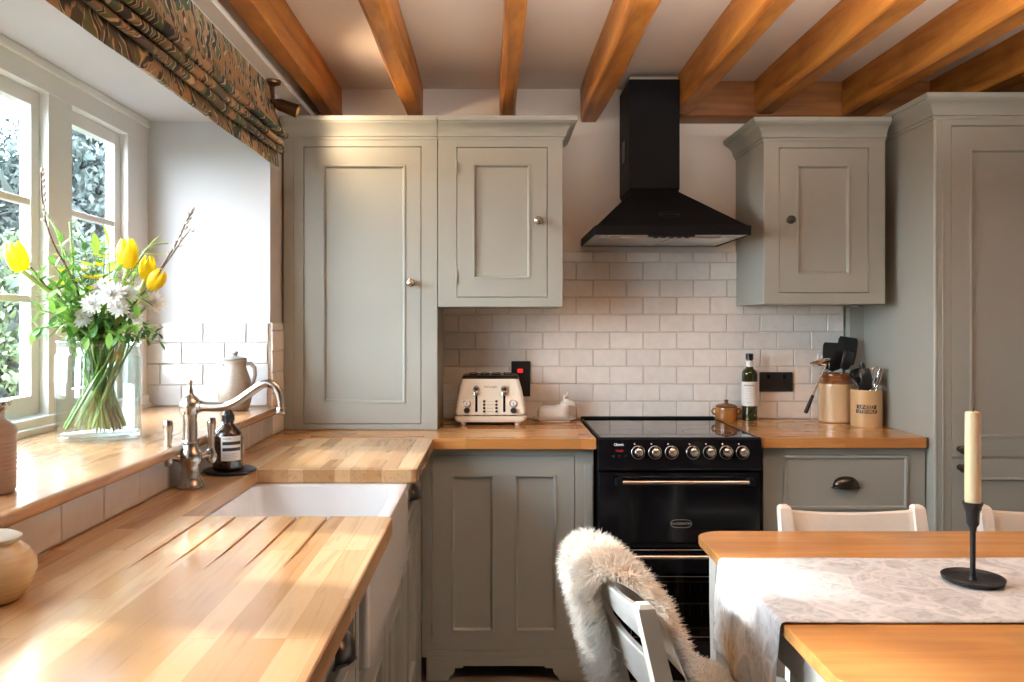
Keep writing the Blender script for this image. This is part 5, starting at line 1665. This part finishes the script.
def tulip(head, size, label, tilt):
    P = stem_path(head); root = thing('tulip', label, 'flower', tuple(P[0]), 'yellow tulips in the glass vase')
    mb = MB(); mb.tube(P, [.0060] * len(P), 8); mb.build('stem', M['stem_pale'], root, smooth=60)
    t = Vector(tilt).normalized(); q = t.to_track_quat('Z', 'Y').to_matrix().to_4x4()
    for ring, (n, off, sc_) in enumerate(((3, 0, .90), (3, PI / 3, 1.0))):
        for k in range(n):
            mb = MB(); mb.T = Matrix.Translation(head) @ q
            a0 = off + 2 * PI * k / n; vs = []; fs = []
            for i in range(8):
                s = i / 7
                r = size * .46 * sc_ * (math.sin(PI * min(1, s * .58 + .12)) ** .8) * (1 - .42 * s * s)
                z = size * (s * 1.08 - .02)
                ha = .68 * math.sin(PI * (.16 + .80 * s)) + .02
                for j in range(5):
                    b = (j / 4 - .5) * 2
                    vs.append(((r - .003 * b * b) * math.cos(a0 + ha * b), (r - .003 * b * b) * math.sin(a0 + ha * b), z - .05 * size * b * b * s))
            for i in range(7):
                for j in range(4):
                    a = i * 5 + j; fs.append((a, a + 1, a + 6, a + 5))
            mb.add(vs, fs); mb.build('petal', M['tulip'], root, smooth=180, recalc=False)
    mb = MB(); leaf_on(mb, P[9], (rs.uniform(-1, 1), rs.uniform(-1, 1), 1.2), .13, .026, .25); mb.build('leaf', M['leaf_lime'], root, smooth=180, recalc=False)


tulip(at(22, 271, 2.04), .072, 'yellow tulip leaning out at the far left in front of the window pane', (-.28, -.05, 1))
tulip(at(128, 268, 2.15), .074, 'yellow tulip standing upright at the top of the bunch', (.02, -.1, 1))
tulip(at(146, 279, 2.22), .062, 'yellow tulip just right of the upright one, behind the willow twig', (.25, -.25, 1))
tulip(at(150, 288, 2.14), .058, 'lowest yellow tulip at the right edge of the bunch', (.65, -.2, .75))


def daisy(head, r, label, n_=(0, -1, .5), mat='petal', nm='chrysanthemum', cat_='flower', group='white chrysanthemums in the glass vase'):
    P = stem_path(head); root = thing(nm, label, cat_, tuple(P[0]), group)
    mb = MB(); mb.tube(P, [.0042] * len(P), 6); mb.build('stem', M['stem'], root, smooth=60)
    n_ = Vector(n_).normalized(); q = n_.to_track_quat('Z', 'Y').to_matrix().to_4x4()
    mb = MB(); mb.T = Matrix.Translation(head) @ q
    for ring in range(4):
        m = 17 - ring * 2; el = .12 + ring * .33
        for k in range(m):
            a = 2 * PI * (k + .5 * ring) / m + rs.uniform(-.1, .1); e = el + rs.uniform(-.15, .15)
            u = (math.cos(a) * math.cos(e), math.sin(a) * math.cos(e), math.sin(e))
            petal(mb, (0, 0, .002 * ring), u, (0, 0, 1), r * (1 - .14 * ring) * rs.uniform(.85, 1.08), r * .27, .10, 4, .10)
    mb.build('petals', M[mat], root, smooth=180, recalc=False)
    mb = MB(); mb.T = Matrix.Translation(head) @ q; mb.lathe([(0, 0), (r * .22, .001), (r * .20, .007), (0, .010)], n=12); mb.build('flower_centre', M['leaf_lime'], root)


for (px, py, d, r, lab) in ((112, 295, 2.075, 0.042, 'largest white chrysanthemum at the front centre of the bunch'),
                           (93, 305, 2.07, 0.034, 'white chrysanthemum just left of the largest one'),
                           (83, 319, 2.09, 0.030, 'low white chrysanthemum at the left above the vase rim'),
                           (128, 296, 2.12, 0.034, 'white chrysanthemum right of the largest one, under the tulips'),
                           (119, 309, 2.075, 0.030, 'white chrysanthemum below the largest one'),
                           (101, 288, 2.12, 0.029, 'white chrysanthemum behind and above the left of the cluster'),
                           (135, 319, 2.10, 0.024, 'small white chrysanthemum at the lower right of the cluster')):
    daisy(at(px, py, d), r, lab, (rs.uniform(-.3, .3), -1, rs.uniform(.25, .8)))
daisy(at(152, 303, 2.15), .036, 'blush white chrysanthemum seen from the side at the right edge', (.5, -.7, .35), 'petal_pink')


def twig(pix, label, forks=(), d=2.12, group='willow twigs in the glass vase'):
    P0 = [at(px, py, dd) for px, py, dd in pix]
    neck = Vector((VXc + .03 * (1 if P0[-1].x > VXc else -1), VYc, SILL + .245)); foot = Vector((VXc - .05 * (1 if P0[-1].x > VXc else -1), VYc + rs.uniform(-.03, .03), SILL + .02))
    P = [Vector(p) for p in cat([tuple(foot), tuple(neck)] + [tuple(p) for p in P0], 4)]
    root = thing('willow_twig', label, 'twig', tuple(P[0]), group)
    mb = MB(); mb.tube(P, [.0034 - .0018 * i / len(P) for i in range(len(P))], 7)
    tips = [P]
    for fk in forks:
        F = [Vector(p) for p in cat([tuple(at(*q)) for q in fk], 4)]; mb.tube(F, [.0022 - .001 * i / len(F) for i in range(len(F))], 6); tips.append(F)
    mb.build('stem', M['twig'], root, smooth=60)
    for F in tips:
        n0 = int(len(F) * .62) if F is P else int(len(F) * .25)
        for i in range(n0, len(F)):
            if F is P or rs.random() < .8:
                t = (F[i] - F[i - 1]).normalized(); sd = t.cross(Vector((rs.uniform(-1, 1), rs.uniform(-1, 1), rs.uniform(-1, 1)))).normalized()
                u = (t + sd * .6).normalized(); b = F[i] + sd * .002
                mb = MB(); q = u.to_track_quat('Z', 'Y').to_matrix().to_4x4(); mb.T = Matrix.Translation(b) @ q
                k = rs.uniform(.75, 1.15)
                mb.lathe([(0, 0), (.0022 * k, .001), (.0036 * k, .005), (.0034 * k, .009), (.0018 * k, .0125), (0, .0135)], n=8); mb.build('catkin', M['catkin'], root, smooth=60)


twig([(80, 300, 2.12), (68, 270, 2.10), (55, 247, 2.08), (46, 222, 2.07), (42, 196, 2.06), (41, 172, 2.05)], 'tall willow twig with silver catkins at the left of the bunch')
twig([(128, 312, 2.14), (150, 285, 2.14), (165, 262, 2.14), (178, 240, 2.14), (187, 220, 2.14), (193, 212, 2.14)], 'forked brown willow twig reaching out to the right over the white wall', forks=[[(158, 274, 2.14), (172, 255, 2.14), (182, 240, 2.13), (191, 229, 2.12)]])
twig([(62, 300, 2.12), (48, 288, 2.10), (38, 276, 2.09), (28, 264, 2.08)], 'short bare willow twig at the left behind the far tulip')


def spike(pix, label):
    P0 = [at(*q) for q in pix]
    neck = Vector((VXc + rs.uniform(-.04, .04), VYc, SILL + .245)); foot = Vector((VXc + rs.uniform(-.05, .05), VYc + rs.uniform(-.04, .04), SILL + .02))
    P = [Vector(p) for p in cat([tuple(foot), tuple(neck)] + [tuple(p) for p in P0], 4)]
    root = thing('flower_spike', label, 'flower', tuple(P[0]), 'pale flower spikes in the glass vase')
    mb = MB(); mb.tube(P, .0026, 7); mb.build('stem', M['stem'], root, smooth=60)
    mb = MB(); k0 = int(len(P) * .62)
    for i in range(k0, len(P) - 1):
        for sub in range(3):
            b = P[i].lerp(P[i + 1], sub / 3); f = 1 - (i + sub / 3 - k0) / (len(P) - k0)
            for k in range(7):
                a = 2 * PI * k / 7 + i; u = Vector((math.cos(a), math.sin(a), .5))
                petal(mb, b, u, (0, 0, 1), .004 + .006 * f, .004, .1, 2)
    mb.build('buds', M['pale_bud'], root, smooth=180, recalc=False)


spike([(75, 290, 2.16), (73, 262, 2.16), (71, 240, 2.16), (70, 222, 2.16)], 'upright pale green flower spike before the window mullion')
spike([(88, 290, 2.2), (66, 255, 2.2), (56, 230, 2.2), (44, 210, 2.2)], 'pale flower spike arching left beside the tall willow twig')
spike([(132, 280, 2.2), (140, 258, 2.2), (152, 246, 2.2), (168, 243, 2.2)], 'pale flower spike arching right above the tulips')


def sprig(head, label, n, size, mat='leaf', drop=0., nm='foliage_sprig', group='leafy green sprigs in the glass vase', start=.48):
    P = stem_path(head)
    if drop: 
        for i in range(len(P)):
            t = max(0, i / (len(P) - 1) - .6) / .4; P[i] = P[i] + Vector((0, 0, drop * t * t))
    root = thing(nm, label, 'foliage', tuple(P[0]), group)
    mb = MB(); mb.tube(P, [.0036 - .002 * i / len(P) for i in range(len(P))], 6); mb.build('stem', M['stem'], root, smooth=60)
    mb = MB()
    for k in range(n):
        t = start + (1 - start) * (k + .5) / n; f = t * (len(P) - 1); i = min(int(f), len(P) - 2)
        b = P[i].lerp(P[i + 1], f - i); tg = (P[i + 1] - P[i]).normalized()
        a = k * 2.4; o = tg.orthogonal().normalized(); o2 = tg.cross(o)
        u = (tg * .55 + o * math.cos(a) + o2 * math.sin(a)).normalized()
        L = size * rs.uniform(.9, 1.4)
        leaf_on(mb, b, u, L, L * .42, rs.uniform(-.35, .1))
        if k % 2 == 0 and n > 10:
            u2 = (tg * .5 - o * math.cos(a) + o2 * math.sin(a + 1)).normalized(); leaf_on(mb, b, u2, L * .8, L * .34, rs.uniform(-.35, .1))
    leaf_on(mb, P[-1], (P[-1] - P[-2]).normalized(), size, size * .4, -.2)
    mb.build('leaves', M[mat], root, smooth=180, recalc=False)


for (px, py, d, n, sz, mt, dr2, lab) in (
    (52, 262, 2.10, 16, .036, 'leaf', 0, 'leafy green sprig rising left behind the far tulip'),
    (36, 276, 2.08, 14, .036, 'leaf', 0, 'leafy green sprig at the far left below the tulip head'),
    (34, 318, 2.10, 16, .040, 'leaf', -.03, 'leafy green sprig hanging out low at the left of the vase'),
    (60, 240, 2.16, 16, .036, 'leaf', 0, 'leafy green sprig standing before the window frame'),
    (84, 248, 2.2, 16, .036, 'leaf_dark', 0, 'dark leafy sprig at the back of the bunch'),
    (104, 250, 2.22, 16, .036, 'leaf', 0, 'leafy green sprig behind the upright tulip'),
    (62, 318, 2.07, 16, .038, 'leaf', -.01, 'leafy green sprig in front of the bunch at lower left'),
    (72, 292, 2.06, 18, .036, 'leaf', 0, 'leafy green sprig left of the white flowers'),
    (130, 326, 2.08, 18, .030, 'leaf_dark', -.02, 'dark small-leaved sprig over the front right of the vase rim'),
    (158, 322, 2.13, 18, .026, 'leaf_dark', -.03, 'dark fine-leaved sprig hanging out at the right of the vase'),
    (148, 318, 2.06, 16, .030, 'leaf', -.02, 'leafy green sprig under the blush flower'),
    (136, 262, 2.24, 14, .036, 'leaf', 0, 'leafy green sprig behind the right-hand tulips'),
    (96, 325, 2.07, 18, .034, 'leaf_dark', 0, 'dark leafy sprig filling the front above the vase rim'),
    (112, 318, 2.10, 18, .034, 'leaf_dark', 0, 'dark leafy sprig under the white flowers'),
    (46, 298, 2.12, 16, .036, 'leaf', 0, 'leafy green sprig spreading left at mid height'),
    (78, 270, 2.12, 16, .036, 'leaf', 0, 'leafy green sprig at the middle left of the bunch'),
    (56, 286, 2.05, 18, .038, 'leaf', 0, 'leafy green sprig at the front left, level with the white flowers'),
    (64, 304, 2.03, 18, .038, 'leaf', 0, 'leafy green sprig at the front left below the white flowers'),
    (40, 306, 2.06, 16, .036, 'leaf', -.01, 'leafy green sprig reaching left over the window sash'),
    (118, 272, 2.08, 14, .034, 'leaf', 0, 'leafy green sprig just under the upright tulip'),
    (142, 298, 2.05, 16, .032, 'leaf', 0, 'leafy green sprig at the front right beside the blush flower'),
    (86, 330, 2.04, 18, .032, 'leaf', -.02, 'leafy green sprig hanging over the front of the vase rim'),
    (120, 330, 2.04, 18, .032, 'leaf', -.015, 'leafy green sprig above the right half of the vase rim'),
    (72, 256, 2.18, 16, .036, 'leaf', 0, 'leafy green sprig before the mullion at the top of the bunch'),
    (162, 335, 2.12, 16, .024, 'leaf_dark', -.02, 'fine dark sprig trailing lowest at the right of the vase')):
    sprig(at(px, py, d), lab, n, sz, mt, dr2)
for (px, py, d, lab) in ((108, 246, 2.16, 'lime green leaf stalk left of the upright tulip'), (146, 250, 2.18, 'lime green leaf stalk at the top right of the bunch'), (96, 256, 2.14, 'lime green leaf stalk in the middle of the bunch')):
    sprig(at(px, py, d), lab, 6, .062, 'leaf_lime', 0, 'leaf_stalk', 'lime green leaf stalks in the glass vase', .62)


def yellow_spray(head, label):
    P = stem_path(head); root = thing('yellow_spray', label, 'flower', tuple(P[0]), 'small yellow sprays in the glass vase')
    mb = MB(); mb.tube(P, .002, 6); mb.build('stem', M['stem'], root, smooth=60)
    for k in range(4):
        b = P[-1] + Vector((rs.uniform(-.022, .022), rs.uniform(-.02, .02), rs.uniform(-.04, .01)))
        mb = MB()
        for j in range(6):
            a = PI / 3 * j; petal(mb, b, (math.cos(a), math.sin(a) - .3, .7), (0, 0, 1), .016, .011, -.1, 3)
        mb.build('blossom', M['tulip'], root, smooth=180, recalc=False)


yellow_spray(at(92, 264, 2.14), 'small yellow spray of blossoms left of the upright tulip')
yellow_spray(at(96, 277, 2.12), 'small yellow spray of blossoms above the white flowers')
yellow_spray(at(68, 274, 2.13), 'small yellow spray of blossoms at the left of the bunch')

# ================================================================== garden outside
mb = MB(); mb.box(-40, -1.42, -25, 40, -.30, -.10)
mb.build('ground', plain('garden_ground', (.05, .05, .04), .9, var=.3, vs=2), kind='structure')


def canopy(parent, name, c, rad, n, size, mat, seed, conical=False):
    r = random.Random(seed); vs = []; fs = []
    for k in range(n):
        z = r.uniform(-1, 1); a = r.uniform(0, 2 * PI); rr = math.sqrt(max(0, 1 - z * z)) * (r.random() ** .28)
        if conical: rr = (1 - (z + 1) / 2) ** .8 * (r.random() ** .4)
        p = Vector((rr * math.cos(a), rr * math.sin(a), z * (1 if conical else r.random() ** .25)))
        w = 1 + .28 * noise.noise(Vector((p.x * 2.2 + seed, p.y * 2.2, p.z * 2.2)))
        p = Vector(c) + Vector((p.x * rad[0] * w, p.y * rad[1] * w, p.z * rad[2] * w))
        u = Vector((r.uniform(-1, 1), r.uniform(-1, 1), r.uniform(-1, .6))).normalized(); s_ = u.orthogonal().normalized(); s2 = u.cross(s_)
        d = (s_ * math.cos(k) + s2 * math.sin(k)); e = u.cross(d); L = size * r.uniform(.6, 1.2)
        o = len(vs); vs += [tuple(p), tuple(p + d * L * .5 + e * L * .25), tuple(p + d * L), tuple(p + d * L * .5 - e * L * .25)]; fs.append((o, o + 1, o + 2, o + 3))
    mb = MB(); mb.add(vs, fs); return mb.build(name, mat, parent, smooth=0, recalc=False)


def tree(name, label, base, h, rad, n, size, mat, seed, conical=False, cat_='tree'):
    t = thing(name, label, cat_, base)
    mb = MB(); mb.tube([base, (base[0] + .1, base[1], base[2] + h * .4), (base[0], base[1] + .1, base[2] + h * .85)], [.03 * h, .022 * h, .006 * h], 10); mb.build('trunk', M['bark'], t, smooth=60)
    canopy(t, 'foliage', (base[0], base[1], base[2] + h - rad[2] * (1.0)), rad, n, size, mat, seed, conical)
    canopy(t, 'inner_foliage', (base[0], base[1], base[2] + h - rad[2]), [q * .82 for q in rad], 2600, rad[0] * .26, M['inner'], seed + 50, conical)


M['bark'] = plain('bark', (.10, .075, .05), .9, var=.3, vs=12)
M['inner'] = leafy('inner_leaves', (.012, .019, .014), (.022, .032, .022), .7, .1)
M['tree_dark'] = leafy('blue_green_needles', (.010, .020, .018), (.034, .052, .047), .6, .15)
M['tree_mid'] = leafy('garden_leaves', (.014, .028, .010), (.05, .075, .026), .55, .15)
M['hedge'] = leafy('hedge_leaves', (.02, .038, .010), (.085, .12, .038), .55, .15)
tree('garden_tree', 'dark blue-green conifer seen through the right-hand casement', (-6.6, 13.5, -.1), 4.9, (2.2, 2.4, 2.5), 34000, .135, M['tree_dark'], 3)
tree('garden_tree', 'mid green tree seen low through the left-hand casement', (-8.2, 12.0, -.1), 3.6, (1.5, 1.5, 1.9), 20000, .12, M['tree_dark'], 9)
for (x, y, h, rx, n, sd, mt, lab) in ((-4.4, 7.0, 2.05, .95, 6500, 4, 'hedge', 'light green bush close outside the left-hand casement'),
                                 (-3.2, 8.6, 2.45, 1.0, 6500, 6, 'hedge', 'light green bush outside the right-hand casement below the conifer'),
                                 (-5.2, 9.4, 2.55, 1.2, 7000, 8, 'tree_mid', 'rounded mid green bush between the two garden trees')):
    tree('garden_bush', lab, (x, y, -.1), h, (rx, rx, h * .52), n * 3, .085, M[mt], sd, cat_='bush')
